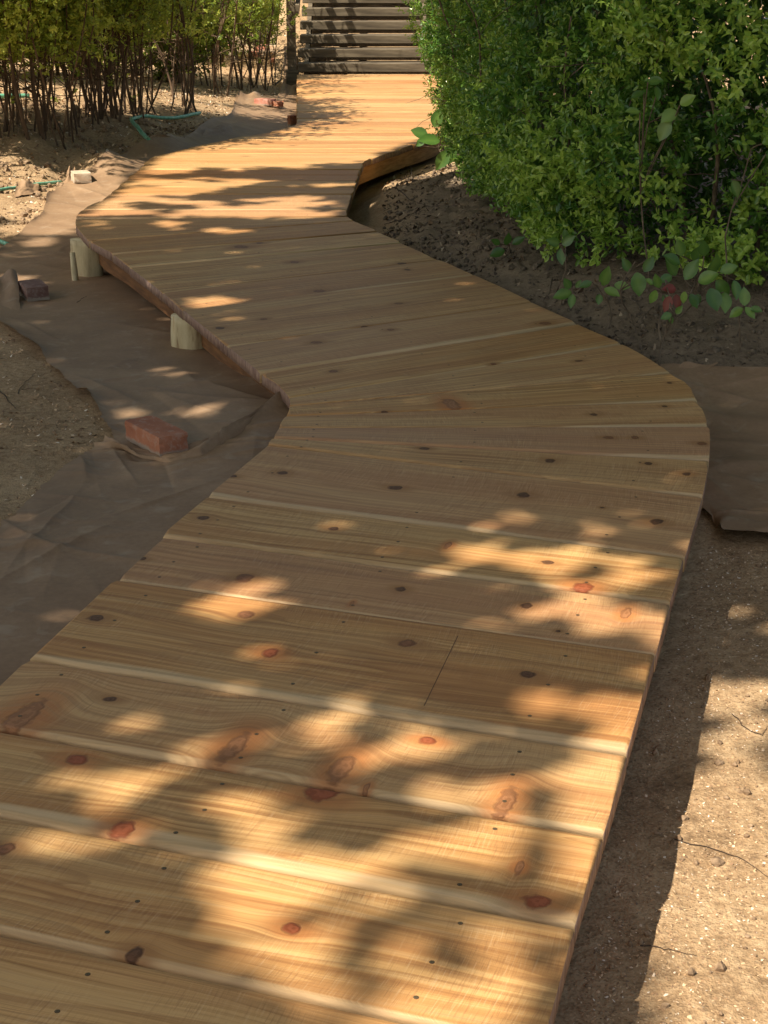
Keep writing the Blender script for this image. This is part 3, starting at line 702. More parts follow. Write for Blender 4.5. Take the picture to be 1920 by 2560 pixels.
def scrap(name, pts, zref, amp, seed, label, m=22, n=22, axis=0, up=.06, turn=2.6):
    """torn scrap of paper that curls over itself; pts = four photograph corners"""
    C = [WG(*p)[0] for p in pts]; u, v = np.meshgrid(np.linspace(0, 1, m), np.linspace(0, 1, n), indexing='ij')
    P = (C[0][None, None] * ((1 - u) * (1 - v))[..., None] + C[1][None, None] * ((1 - u) * v)[..., None] + C[2][None, None] * (u * v)[..., None] + C[3][None, None] * (u * (1 - v))[..., None])
    a = (u if axis == 0 else v); P[..., 2] = gh(P[..., 0].ravel(), P[..., 1].ravel()).reshape(m, n) + .012 + up * (1 - np.cos(a * turn)) / 2 * (1 + .3 * np.sin(v * 8 + seed)) + fbm(u * 4 + seed, v * 4, 3) * amp
    P[..., 1] += up * np.sin(a * turn) * .6; P[..., 0] += fbm(u * 3 + 7, v * 3 + seed, 3) * .03
    ii = np.arange(m * n).reshape(m, n); F = np.stack([ii[:-1, :-1], ii[:-1, 1:], ii[1:, 1:], ii[1:, :-1]], -1).reshape(-1, 4)
    o = link(name, mesh_np(name, P.reshape(-1, 3), F, PAPER, smooth=True)); tag(o, label, 'paper scrap', 'torn paper scraps'); return o
scrap('paper_scrap', [(-40, 775), (52, 785), (40, 735), (-40, 735)], .08, .01, 1, 'rolled flap of brown paper standing against the dark brick at the left edge', up=.09)
scrap('paper_scrap', [(590, 268), (655, 270), (650, 252), (600, 250)], .2, .01, 2, 'curled tan paper flap sticking up behind the far paper sheet', up=.07, turn=2.2)
scrap('paper_scrap', [(500, 352), (582, 345), (578, 332), (515, 338)], .2, .01, 3, 'dark curled paper edge beside the left rim of the boardwalk by the soil mound', up=.05, turn=2.3)
scrap('paper_scrap', [(36, 497), (98, 480), (92, 468), (40, 470)], .15, .03, 4, 'crumpled torn paper scrap lying across the green hose on the left', up=.05)
scrap('paper_scrap', [(155, 462), (182, 466), (185, 440), (165, 445)], .14, .01, 5, 'small turned-up paper corner just left of the pale brick', up=.07)
scrap('paper_scrap', [(1640, 955), (1728, 972), (1795, 930), (1700, 934)], .215, .006, 6, 'pale folded paper corner tucked against the boardwalk at its right bend', up=.03, turn=1.6)
scrap('paper_scrap', [(690, 255), (742, 262), (742, 205), (712, 200)], .17, .05, 7, 'pinkish crumpled paper bunched beside the boardwalk below the step post', up=.07, turn=2.0)

# ------------------------------------------------------------------ bricks
def brickmat(name, a, b_, c_, dust=.4, dustc=(.52, .46, .38)):
    mt, nt, b = new_mat(name); tc = nt.new('ShaderNodeTexCoord'); P = tc.outputs['Object']
    n1 = nt.noise(P, 10, 4, .55); n2 = nt.noise(P, 140, 3, .6); n3 = nt.noise(P, 30, 5, .7)
    c = nt.ramp(n1, [(.3, a), (.5, b_), (.72, c_)]); sp = nt.new('ShaderNodeSeparateXYZ', {0: P})
    c = nt.mix(nt.m('MULTIPLY', nt.sm(n3, .50, .62), dust), c, dustc)
    low = nt.m('SUBTRACT', 1., nt.sm(nt.m('ADD', sp.outputs[2], nt.m('MULTIPLY', nt.m('SUBTRACT', n3, .5), .05)), -.026, -.012))
    c = nt.mix(nt.m('MULTIPLY', low, .8 if dust > .2 else .2), c, (.36, .31, .24))        # old mortar along the foot
    nt._set(b.inputs['Base Color'], c); b.inputs['Roughness'].default_value = .85
    bump(nt, b, nt.m('ADD', n1, nt.m('MULTIPLY', n2, .5)), .6, .004); return mt
BR_O = brickmat('orange_brick', (.30, .105, .055), (.40, .15, .075), (.48, .20, .11), .25)
BR_D = brickmat('dark_brick', (.12, .062, .05), (.17, .09, .07), (.24, .14, .11), .35, (.34, .28, .24))
BR_P = brickmat('pale_brick', (.44, .30, .20), (.55, .42, .29), (.62, .50, .36), .7, (.66, .58, .44))
BR_R = brickmat('red_brick', (.38, .13, .085), (.46, .19, .13), (.55, .27, .20), .3)
def brick(px_, py_, z, rz, dims, mat, label, cat='brick', group='loose bricks', seed=0, chip=.0022, tilt=0.):
    p = WG(px_, py_)[0]; g0 = float(gh(p[0], p[1])[0]); bm = bmesh.new(); bmesh.ops.create_cube(bm, size=1)
    for v_ in bm.verts: v_.co = Vector((v_.co.x * dims[0], v_.co.y * dims[1], v_.co.z * dims[2]))
    bmesh.ops.subdivide_edges(bm, edges=list(bm.edges), cuts=5, use_grid_fill=True)
    rr = random.Random(seed)
    for v_ in bm.verts:
        e = sum(abs(abs(v_.co[k]) - dims[k] / 2) < 1e-5 for k in range(3))
        s = chip * (.25 if e == 1 else 1.0 if e == 2 else 1.6)
        v_.co += Vector((rr.gauss(0, 1), rr.gauss(0, 1), rr.gauss(0, .6))) * s * .3 - v_.co.normalized() * (s * abs(rr.gauss(0, .8)) if e > 1 else 0)
    zz = max(p[2] + .016 if inpoly(p[:1], p[1:2], SH1)[0] or inpoly(p[:1], p[1:2], SH2)[0] else -1, g0 + .004) + dims[2] / 2
    o = link('brick', bm_mesh('brick', bm, mat), None, (p[0], p[1], zz), (tilt, 0, rz)); tag(o, label, cat, group); return o
# heights of paper under the bricks
def zp(px_, py_, z): p = W(px_, py_, z); return float(gh(p[0], p[1])[0]) + .012
brick(393, 1133, .175, -.95, (.235, .100, .066), BR_O, 'orange red brick with crusty mortar holding down the paper beside the near fold', seed=1)
brick(86, 752, .085, -1.15, (.20, .105, .066), BR_D, 'dark dusty brick holding down the paper at the left edge of the picture', seed=2, tilt=.03)
brick(204, 464, .135, .32, (.118, .17, .066), BR_P, 'pale sunlit brick on the paper near the green hose', seed=3)
brick(663, 268, .22, -.42, (.20, .10, .062), BR_R, 'clean pinkish red brick on the far end of the paper sheet', seed=4)
brick(692, 275, .20, -.7, (.12, .10, .062), BR_O, 'broken orange half brick next to the pinkish brick by the far boardwalk edge', seed=5, chip=.012)
brick(698, 160, .3, -.3, (.22, .16, .07), BR_R, 'red brick lying left of the step post behind the shrubs', seed=6)
brick(733, 323, .17, .6, (.09, .06, .12), BR_O, 'small orange brick piece wedged at the inner corner of the boardwalk', seed=8, chip=.01)
for k, (a, b_, n_) in enumerate([((560, 128), (745, 130), 7), ((575, 148), (690, 146), 5)]):
    for j in range(n_):
        t = j / max(1, n_ - 1); xx = a[0] + (b_[0] - a[0]) * t; yy = a[1] + (b_[1] - a[1]) * t
        if xx > 690 and k == 0: continue
        o = brick(xx, yy, .28, .03 * ((j * 7) % 5 - 2), (.19 if k else .2, .22, .09), (BR_P, BR_R)[(j + k) % 3 == 0], ('first', 'second', 'third', 'fourth', 'fifth', 'sixth', 'seventh')[j] + ' dusty brick from the left in the ' + ('nearer' if k else 'farther') + ' edging row behind the shrub stems', group='edging bricks behind the shrubs', seed=30 + 10 * k + j)

# ------------------------------------------------------------------ hoses
HOSE, nt, b = new_mat('green_hose'); tc = nt.new('ShaderNodeTexCoord'); nz = nt.noise(tc.outputs['Object'], 30, 4)
nt._set(b.inputs['Base Color'], nt.ramp(nz, [(.35, (.10, .34, .21)), (.6, (.22, .50, .35)), (.8, (.45, .50, .36))])); b.inputs['Roughness'].default_value = .4
def hose(pts, label, r=.011, up=.008):
    P = []
    for a, b_, z in pts:
        w = WG(a, b_)[0]; P.append((w[0], w[1]))
    P = resample(P, 22); z = gh(P[:, 0], P[:, 1]); z = np.maximum(z, np.convolve(np.pad(z, 3, 'edge'), np.ones(7) / 7, 'valid')) + r + up
    V, F = tube(np.column_stack([P, z]), r, 10); o = link('garden_hose', mesh_np('garden_hose', V, F, HOSE, smooth=True)); tag(o, label, 'hose', 'green garden hose pieces'); return o
hose([(-40, 492, .16), (20, 478, .16), (60, 470, .16), (110, 461, .16), (152, 454, .15)], 'pale green hose length running under the torn paper at the left', .011)
hose([(-60, 585, .12), (-10, 605, .12), (20, 619, .11)], 'short end of green hose poking in at the left edge', .012, .01)
hose([(372, 362, .33), (355, 340, .36), (335, 315, .38), (328, 306, .4)], 'green hose piece running down the front of the soil mound', .015, .012)
hose([(328, 306, .4), (360, 300, .4), (420, 303, .36), (460, 299, .34), (500, 292, .33)], 'green hose piece lying along the crest of the soil mound', .014, .012)
hose([(-30, 250, .4), (30, 248, .4), (75, 252, .4)], 'blue green hose glimpsed between the stems at the far left', .018, .02)

# ------------------------------------------------------------------ foliage tools
LV = np.array([[0, 0, 0], [.28, .40, .07], [.72, .40, .05], [1, 0, -.04], [.72, -.40, .05], [.28, -.40, .07]])           # leaf: rhombus folded on the midrib
LF = np.array([[0, 2, 1], [0, 3, 2], [0, 4, 3], [0, 5, 4]])
RV = np.array([[0, 0, 0], [.08, .20, .03], [.25, .42, .07], [.48, .50, .08], [.70, .41, .06], [.88, .22, .0], [1.05, 0, -.09], [.88, -.22, .0], [.70, -.41, .06], [.48, -.50, .08], [.25, -.42, .07], [.08, -.20, .03], [.25, 0, -.02], [.6, 0, -.03]])
RF = np.array([[12, 0, 1], [12, 1, 2], [12, 2, 3], [12, 3, 13], [13, 3, 4], [13, 4, 5], [13, 5, 6], [13, 6, 7], [13, 7, 8], [13, 8, 9], [13, 9, 12], [12, 9, 10], [12, 10, 11], [12, 11, 0]])
def frames(D, U):
    D = D / (np.linalg.norm(D, axis=1)[:, None] + 1e-9); Sx = np.cross(U, D); Sx /= np.linalg.norm(Sx, axis=1)[:, None] + 1e-9
    return D, Sx, np.cross(D, Sx)
def leaves(P, D, U, L, Wd, tone, tv=LV, tf=LF):
    D, Sx, N = frames(D, U); L = np.broadcast_to(L, (len(P),)); Wd = np.broadcast_to(Wd, (len(P),))
    V = P[:, None] + D[:, None] * (tv[None, :, 0:1] * L[:, None, None]) + Sx[:, None] * (tv[None, :, 1:2] * Wd[:, None, None]) + N[:, None] * (tv[None, :, 2:3] * L[:, None, None])
    k = len(tv); F = (tf[None] + (np.arange(len(P)) * k)[:, None, None]).reshape(-1, 3)
    return V.reshape(-1, 3), F, np.repeat(tone, k)
def sprigs(P, D, n_leaf, tw_len, L, Wd, tone, r, spread=.9):
    """small shoots: opposite leaves along a twig. returns leaf arrays and twig quads"""
    m = len(P); D = D / np.linalg.norm(D, axis=1)[:, None]
    side = np.cross(D, r.normal(size=(m, 3))); side /= np.linalg.norm(side, axis=1)[:, None]; side2 = np.cross(D, side)
    bend = r.normal(size=(m, 3)) * .25 + np.array([0, 0, .15])
    PP, DD, UU, TT, LL = [], [], [], [], []
    for k in range(n_leaf):
        t = (k // 2 + .6) / (n_leaf / 2 + .3); ang = (k // 2 % 2) * math.pi / 2 + (k % 2) * math.pi
        s = side * math.cos(ang) + side2 * math.sin(ang)
        base = P + D * (tw_len * t)[:, None] + bend * (tw_len * t * t)[:, None]
        d = D * .55 + s * spread + r.normal(size=(m, 3)) * .28; d /= np.linalg.norm(d, axis=1)[:, None]
        u = D + r.normal(size=(m, 3)) * .45 + np.array([0, 0, .5])
        PP.append(base); DD.append(d); UU.append(u); TT.append(np.clip(tone + .28 * (t - .5) + r.normal(size=m) * .09, 0, 1)); LL.append(L * (1.05 - .35 * t) * r.uniform(.75, 1.15, m))
    PP, DD, UU, TT, LL = map(np.concatenate, (PP, DD, UU, TT, LL))
    return PP, DD, UU, TT, LL, LL * Wd / L.mean() if False else LL * Wd

# ------------------------------------------------------------------ hedge
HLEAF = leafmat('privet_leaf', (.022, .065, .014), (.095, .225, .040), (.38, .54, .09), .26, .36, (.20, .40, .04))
TWIG = simple('twig_bark', [(.3, (.06, .045, .03)), (.55, (.14, .105, .07)), (.75, (.27, .22, .16))], 30, (1, 1, .4), .85, .5, .003)
HP = [(.34, 12.6), (.32, 11.6), (.42, 10.4), (.52, 9.2), (.57, 8.1), (.68, 7.05), (.94, 6.32), (1.4, 5.98), (2.2, 5.72), (3.4, 5.4)]
HB = [(3.9, 7.2), (3.2, 8.2), (1.9, 9.2), (1.7, 10.5), (1.7, 12.4)]
hl = np.array(resample(HP, 400)); hT = np.gradient(hl, axis=0); hT /= np.linalg.norm(hT, axis=1)[:, None]; hN = np.stack([hT[:, 1] * 1., -hT[:, 0]], -1)
if hN[50, 0] > 0: hN = -hN
hedge = tag(empty('hedge', (1.2, 8.2, .35)), 'tall dense dark green small-leaved hedge filling the right side behind the boardwalk', 'hedge')
r = np.random.default_rng(11)
def hedge_pts(m, dmin, dmax, zmin=.34, holes=True):
    k = r.integers(0, 400, m); s = k / 400.; z = zmin + (2.25 - zmin) * r.random(m) ** 1.35
    depth = r.uniform(dmin, dmax, m)
    sl = s * 9.5
    bulge = fbm(sl * 1.3, z * 1.8, 3) * .55 + fbm(sl * 4.5 + 9, z * 5, 2) * .12
    low = np.clip((.85 - z) / .5, 0, 1)
    off = bulge - .02 - depth - low * .06
    dens = fbm(sl * 3.1 + 31, z * 3.6 + 4, 3)
    P = np.column_stack([hl[k] + hN[k] * off[:, None], z]); N = np.column_stack([hN[k], np.zeros(m)])
    keep = np.ones(m, bool)
    if holes:
        keep = dens > -.13 - .09 * (z > .9)
        keep &= r.random(m) < np.clip(1.1 - low * .32, .3, 1)
    keep &= P[:, 2] > gh(P[:, 0], P[:, 1]) + .05
    return P[keep], N[keep], dens[keep], z[keep]
parts = []
for (m, d0_, d1_, hol, tb, nl) in ((12000, -.05, .10, True, .60, 10), (6500, .08, .30, True, .28, 8), (5500, .30, .60, False, .12, 8)):  # deeper layers get darker leaf tone, painting in the shaded interior
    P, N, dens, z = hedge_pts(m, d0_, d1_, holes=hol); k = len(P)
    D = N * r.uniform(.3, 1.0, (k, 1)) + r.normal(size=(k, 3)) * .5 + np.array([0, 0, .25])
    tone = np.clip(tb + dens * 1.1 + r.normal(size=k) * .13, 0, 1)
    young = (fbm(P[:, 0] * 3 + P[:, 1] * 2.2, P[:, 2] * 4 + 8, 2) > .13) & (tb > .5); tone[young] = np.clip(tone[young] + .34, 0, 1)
    big = np.clip(1.15 - (P[:, 1] - 6) * .045, .8, 1.2)
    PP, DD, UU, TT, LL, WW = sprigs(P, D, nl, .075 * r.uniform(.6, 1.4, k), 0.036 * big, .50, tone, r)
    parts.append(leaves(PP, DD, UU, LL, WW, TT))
# back side and core, coarser leaves, so that little light comes through
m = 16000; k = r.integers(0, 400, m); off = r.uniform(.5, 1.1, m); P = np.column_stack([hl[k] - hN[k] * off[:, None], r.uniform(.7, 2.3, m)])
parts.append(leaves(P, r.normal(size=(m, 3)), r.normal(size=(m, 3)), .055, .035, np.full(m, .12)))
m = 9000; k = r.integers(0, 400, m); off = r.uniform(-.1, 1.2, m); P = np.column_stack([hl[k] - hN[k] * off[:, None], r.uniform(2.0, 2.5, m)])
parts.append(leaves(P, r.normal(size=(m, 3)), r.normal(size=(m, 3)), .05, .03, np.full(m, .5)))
V = np.vstack([p[0] for p in parts]); o = 0; FF = []
for p in parts: FF.append(p[1] + o); o += len(p[0])
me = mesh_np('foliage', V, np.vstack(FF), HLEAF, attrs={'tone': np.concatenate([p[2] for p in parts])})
fo = link('foliage', me, hedge); fo.location = -hedge.location; fo['kind'] = 'stuff'
rr = random.Random(4)
for k in range(46):
    i = rr.randrange(30, 395); b0 = hl[i] - hN[i] * rr.uniform(.12, .5); z0 = float(gh(b0[0], b0[1])[0]) - .02
    tp = hl[i] - hN[i] * rr.uniform(.0, .4) + np.array([rr.uniform(-.25, .25), rr.uniform(-.25, .25)])
    V, F = tube(bez((b0[0], b0[1], z0), (tp[0], tp[1], rr.uniform(1.2, 2.1)), 10, .05, rr), np.linspace(rr.uniform(.008, .018), .004, 10), 6)
    o = link('stem', mesh_np('stem', V, F, TWIG, smooth=True), hedge); o.location = -hedge.location
# thin bare twigs in the lower hedge
tw = []
for k in range(520):
    i = rr.randrange(10, 398); b0 = hl[i] - hN[i] * rr.uniform(.10, .45); z0 = rr.uniform(.4, 1.5)
    d = np.array([rr.gauss(0, .16) + hN[i][0] * .05, rr.gauss(0, .12) + hN[i][1] * .05, rr.gauss(.05, .14)])
    tw.append(tube(bez((b0[0], b0[1], z0), np.array([b0[0], b0[1], z0]) + d, 5, .02, rr), np.linspace(.0028, .0012, 5), 4, cap=False))
V, F = join(tw); o = link('twigs', mesh_np('twigs', V, F, TWIG), hedge); o.location = -hedge.location; o['kind'] = 'stuff'

# broad-leaved weeds growing out of the hedge foot
BLEAF = leafmat('broad_leaf', (.030, .085, .018), (.085, .18, .035), (.24, .38, .07), .30, .30, (.2, .4, .05), .6)
RLEAF = leafmat('red_leaf', (.10, .02, .012), (.20, .035, .02), (.30, .09, .04), .4, .2, (.3, .05, .02))
def weed(px_, py_, dist_y, leafspec, label, stem_to=None, group='broad-leaved plants in the hedge', rmat=None):
    """leafspec: list of (photo x, photo y, length px, angle deg in picture, tone[,red]) of single leaves, put at depth dist_y"""
    def at(a, b_, Y):
        c = (np.array([a, b_]) - (960, 1280)) / FPX; d = np.array([c[0], math.cos(PITCH) - c[1] * math.sin(PITCH), -math.sin(PITCH) - c[1] * math.cos(PITCH)])
        return d * (Y / d[1]) + np.array([0, 0, CAMZ])
    dist_y -= .66 if dist_y < 8 else .1
    foot = at(px_, py_, dist_y); foot[2] = float(gh(foot[0], foot[1])[0])
    root = tag(empty('broadleaf_plant', tuple(foot)), label, 'plant', group)
    rr = random.Random(int(px_ + py_))
    st = []; cen = np.mean([at(l[0], l[1], dist_y) for l in leafspec], axis=0)
    top = cen + np.array([0, .05, .03])
    main = bez(foot + np.array([0, .03, -.02]), top, 7, .03, rr); st.append(tube(main, np.linspace(.004, .0022, 7), 5, cap=False))
    for l in leafspec:
        Y = dist_y + rr.uniform(-.05, .05); base = at(l[0], l[1], Y); Lm = l[2] / FPX * Y * .9; an = math.radians(l[3])
        d = np.array([math.cos(an), rr.uniform(-.5, .15), math.sin(an)]); d /= np.linalg.norm(d)
        nrm_ = np.array([rr.gauss(0, .25), -1., .75 + rr.gauss(0, .2)])
        V, F, T = leaves(np.array([[0., 0, 0]]), d[None], nrm_[None], np.array([Lm]), np.array([Lm * rr.uniform(.58, .72)]), np.array([l[4]]), RV, RF)
        T = T.copy(); T[[12, 13]] = np.clip(T[0] + .22, 0, 1); T[[3, 9]] -= .12
        me = mesh_np('leaf', V, F, RLEAF if len(l) > 5 else BLEAF, smooth=True, attrs={'tone': T})
        o = link('leaf', me, root); o.location = Vector(base) - root.location
        q_ = main[rr.randrange(3, 7)]; st.append(tube(bez(q_, base, 4, .005, rr), .0024, 4, cap=False))
    V, F = join(st); o = link('stem', mesh_np('stem', V, F, TWIG), root); o.location = -root.location
weed(1720, 760, 6.28, [(1690, 690, 62, 120, .45), (1712, 700, 66, 60, .5), (1745, 705, 60, 30, .6), (1770, 690, 72, 75, .55), (1790, 700, 62, -50, .5), (1800, 680, 50, 20, .65), (1700, 660, 55, 150, .35), (1735, 655, 50, 85, .3), (1760, 640, 48, 100, .3),
                       (1705, 640, 50, 110, .45), (1835, 700, 55, -80, .5), (1775, 720, 66, -70, .35), (1810, 730, 58, -85, .75), (1750, 735, 40, -120, .4), (1725, 735, 44, -60, .35), (1680, 690, 40, 200, .4)],
     'large cluster of round glossy leaves at the hedge foot right of the red leaves')
weed(1860, 790, 6.1, [(1862, 765, 52, 95, .6), (1862, 768, 42, -45, .75), (1858, 770, 44, 215, .7), (1875, 770, 35, -10, .45)], 'small three-leaved plant low at the right edge of the hedge foot')
weed(1665, 770, 6.2, [(1690, 722, 44, 175, .4, 1), (1675, 740, 46, -110, .6, 1), (1690, 735, 42, -80, .4, 1), (1712, 728, 34, -95, .9), (1648, 720, 42, 110, .5), (1640, 725, 40, -110, .75), (1632, 712, 28, 140, .8), (1660, 735, 36, -70, .5)], 'little plant with dark red leaves at the middle of the hedge foot')
weed(1600, 760, 6.35, [(1592, 680, 66, -82, .55), (1610, 680, 48, 60, .3), (1575, 680, 44, 120, .3)], 'single large spotted oval leaf hanging at the hedge foot left of the red leaves')
weed(1510, 745, 6.5, [(1505, 715, 58, 75, .6), (1510, 722, 48, -20, .85), (1535, 712, 44, -5, .8), (1480, 705, 38, 200, .3), (1500, 735, 30, -100, .5)], 'plant with a bright upright leaf pair at the hedge foot near the boardwalk')
weed(1410, 750, 6.7, [(1430, 730, 54, 195, .55), (1432, 735, 40, -100, .6), (1440, 720, 26, 60, .5), (1425, 722, 34, 120, .35)], 'plant with one broad round leaf low beside the boardwalk edge')
weed(1670, 800, 6.0, [(1680, 785, 34, 200, .45), (1690, 785, 30, 60, .5), (1672, 790, 26, -60, .5)], 'tiny dull green seedling on the dark soil below the red-leaved plant')
weed(1395, 640, 7.0, [(1400, 610, 42, 160, .5), (1405, 612, 44, 40, .4), (1402, 620, 46, -85, .45), (1415, 600, 30, 100, .35)], 'four-leaved sprig hanging from the hedge above the boardwalk middle')
weed(1265, 660, 7.6, [(1262, 625, 44, 200, .15), (1265, 612, 38, 80, .2), (1280, 610, 40, 30, .2), (1250, 610, 30, 150, .2)], 'bluish green lobed leaves low on the left hedge corner')
weed(1650, 420, 6.75, [(1690, 275, 54, 215, .85), (1700, 262, 46, 35, .95), (1675, 300, 60, 245, .6), (1600, 280, 42, 175, .7), (1620, 205, 40, 10, .4), (1640, 215, 40, -80, .35), (1610, 230, 40, 200, .35)], 'climbing shoot with three big pale leaves high in the hedge')
weed(1830, 520, 6.5, [(1830, 450, 52, -65, .3), (1905, 360, 50, 20, .6), (1915, 385, 44, -40, .5)], 'dusky broad leaf hanging in the dark hollow of the hedge')
weed(1105, 440, 10.6, [(1085, 318, 54, 70, .45), (1070, 340, 48, 160, .3), (1065, 345, 34, 220, .25), (1100, 352, 62, 175, .35), (1120, 375, 60, -120, .4), (1130, 360, 56, -100, .3), (1150, 450, 50, -125, .2)], 'broad leaves reaching out from the far hedge end over the boardwalk')

# ------------------------------------------------------------------ light map: where sun reaches the walk through the trees (photo at 1659 px width)
LIT = [(1035, 1203, 115, 46), (1110, 1190, 45, 30), (1260, 1240, 120, 50), (1380, 1245, 70, 45), (1180, 1318, 95, 38), (1340, 1335, 110, 40), (915, 1473, 42, 26), (1018, 1450, 36, 26), (1207, 1483, 38, 22), (1385, 1475, 30, 40),
       (1080, 1545, 70, 34), (1180, 1555, 80, 40), (1280, 1560, 60, 48), (890, 1490, 62, 42), (1230, 1600, 90, 18), (455, 1256, 42, 20), (585, 1270, 88, 38), (640, 1290, 40, 30), (450, 1318, 60, 34), (550, 1440, 76, 48), (500, 1470, 40, 30), (505, 1385, 36, 14),
       (330, 1570, 100, 36), (230, 1560, 36, 24), (440, 1620, 70, 34), (720, 1560, 90, 34), (790, 1620, 70, 40), (640, 1610, 60, 28), (890, 1650, 60, 60), (1000, 1600, 60, 40), (1090, 1720, 80, 34), (980, 1680, 70, 26), (1200, 1680, 90, 40), (1280, 1720, 60, 60), (930, 1740, 60, 20),
       (250, 1680, 150, 46), (450, 1700, 170, 62), (640, 1780, 190, 78), (820, 1840, 180, 62), (300, 1760, 170, 58), (520, 1860, 190, 66), (700, 1900, 110, 44), (260, 1850, 90, 34), (120, 1640, 70, 24),
       (1000, 1900, 170, 110), (1150, 1880, 150, 130), (900, 1990, 110, 40), (1050, 2010, 180, 110), (820, 2140, 260, 110), (600, 2100, 150, 100), (480, 1990, 140, 70), (1000, 2150, 200, 140), (560, 2010, 130, 60), (380, 1960, 60, 40), (1230, 1990, 60, 80),
       (1475, 1038, 52, 24), (1480, 975, 48, 12), (1310, 840, 40, 13), (1300, 1133, 80, 14), (740, 977, 30, 4), (650, 980, 26, 3),
       (366, 487, 34, 10), (485, 500, 58, 9), (487, 463, 46, 7), (219, 484, 28, 8), (342, 612, 20, 9), (503, 606, 42, 7), (447, 652, 72, 13), (600, 629, 28, 7), (485, 690, 36, 8), (660, 635, 26, 6),
       (386, 830, 48, 17), (467, 935, 52, 22), (315, 930, 46, 20), (92, 1180, 54, 28), (188, 1210, 28, 11), (260, 982, 22, 12), (75, 520, 50, 9), (55, 542, 34, 5), (40, 590, 46, 8), (160, 500, 30, 7), (20, 500, 30, 8),
       (325, 390, 48, 7), (522, 392, 60, 7), (355, 402, 44, 4), (430, 412, 46, 7), (300, 419, 22, 5), (275, 432, 46, 7), (405, 437, 66, 6), (596, 431, 40, 6), (660, 430, 40, 8), (250, 455, 62, 12), (480, 447, 50, 6), (720, 400, 40, 5), (740, 445, 30, 6), (640, 470, 40, 5),
       (1562, 1390, 20, 18), (1600, 1560, 90, 60), (1560, 1640, 80, 90), (1640, 1480, 40, 40), (1590, 1310, 50, 14), (1580, 1800, 110, 90), (1600, 1960, 180, 80), (1560, 2100, 190, 120), (1480, 2160, 160, 100), (1600, 1700, 120, 60), (1680, 1850, 90, 120), (1440, 1900, 60, 40),
       (975, 420, 70, 18), (1000, 405, 60, 16), (930, 430, 40, 14), (860, 410, 30, 10), (1020, 380, 40, 14), (1040, 470, 40, 10)]
LIT = np.array(LIT, float); LIT[:, 2:] *= np.where(LIT[:, 1:2] > 700, 1.22, 1.22)
def is_lit(P):
    """P on the deck plane -> True where the photograph shows sunlight"""
    a, b_ = PX(P); a = a / 1.1573; b_ = b_ / 1.1573
    wa = fbm(P[:, 0] * 7, P[:, 1] * 7, 3); wb = fbm(P[:, 0] * 7 + 40, P[:, 1] * 7, 3)
    lit = np.zeros(len(P), bool)
    for cx, cy, rx, ry in LIT:
        lit |= ((a - cx) / rx + wa * .9) ** 2 + ((b_ - cy) / ry + wb * .9) ** 2 < 1
    nearz = P[:, 1] < 4.6
    lit &= ~(nearz & (fbm(P[:, 0] * 12 + 11, P[:, 1] * 12, 3) < -.17) & (a < 1420))
    lit |= nearz & (fbm(P[:, 0] * 7 + 71, P[:, 1] * 7, 3) > .20) & (b_ > 1100)
    lit |= (P[:, 0] > .9) & (P[:, 1] > 7.0) & (fbm(P[:, 0] * 4 + 7, P[:, 1] * 4, 3) > .22)
    lit |= (P[:, 0] > .55) & (P[:, 0] < 1.7) & (P[:, 1] > 10.5) & (fbm(P[:, 0] * 5, P[:, 1] * 5, 2) > .02)
    edge = 356 + 26 * fbm(P[:, 0] * 3, P[:, 1] * 3, 3) * 2 + np.where(a < 150, 120, np.where(a < 300, 120 - (a - 150) * .5, 0)) + np.where(a < 420, 20, 0)
    lit |= (b_ < edge) & (a < 975) & (P[:, 1] > 2)
    lit |= (P[:, 1] < 2.75 + fbm(P[:, 0] * 6, P[:, 1] * 6, 2) * .4) & (a > 1400 + wa * 60) & (b_ > 1500) & (b_ < 2500)
    lit |= (b_ > 340) & (b_ < 472) & (a < 790) & (P[:, 1] > 2) & (fbm(P[:, 0] * 2.0 + 3, P[:, 1] * 3.6, 3) > .05)
    lit &= ~((a < 300 + wa * 20) & (b_ > 1890) & (b_ < 2300))
    return lit
def sun_keep(P, zp=DECK):
    """True for leaves that do not stand in the way of sunlight seen in the photograph"""
    out = np.ones(len(P), bool)
    for z_, ondeck in ((zp, True), (.10, False)):
        t = (P[:, 2] - z_) / SUNV.z; Q = P - np.array(SUNV)[None] * t[:, None]; Q[:, 2] = z_
        ins = inpoly(Q[:, 0], Q[:, 1], OUTLINE); out &= ~(is_lit(Q) & (ins == ondeck))
    return out

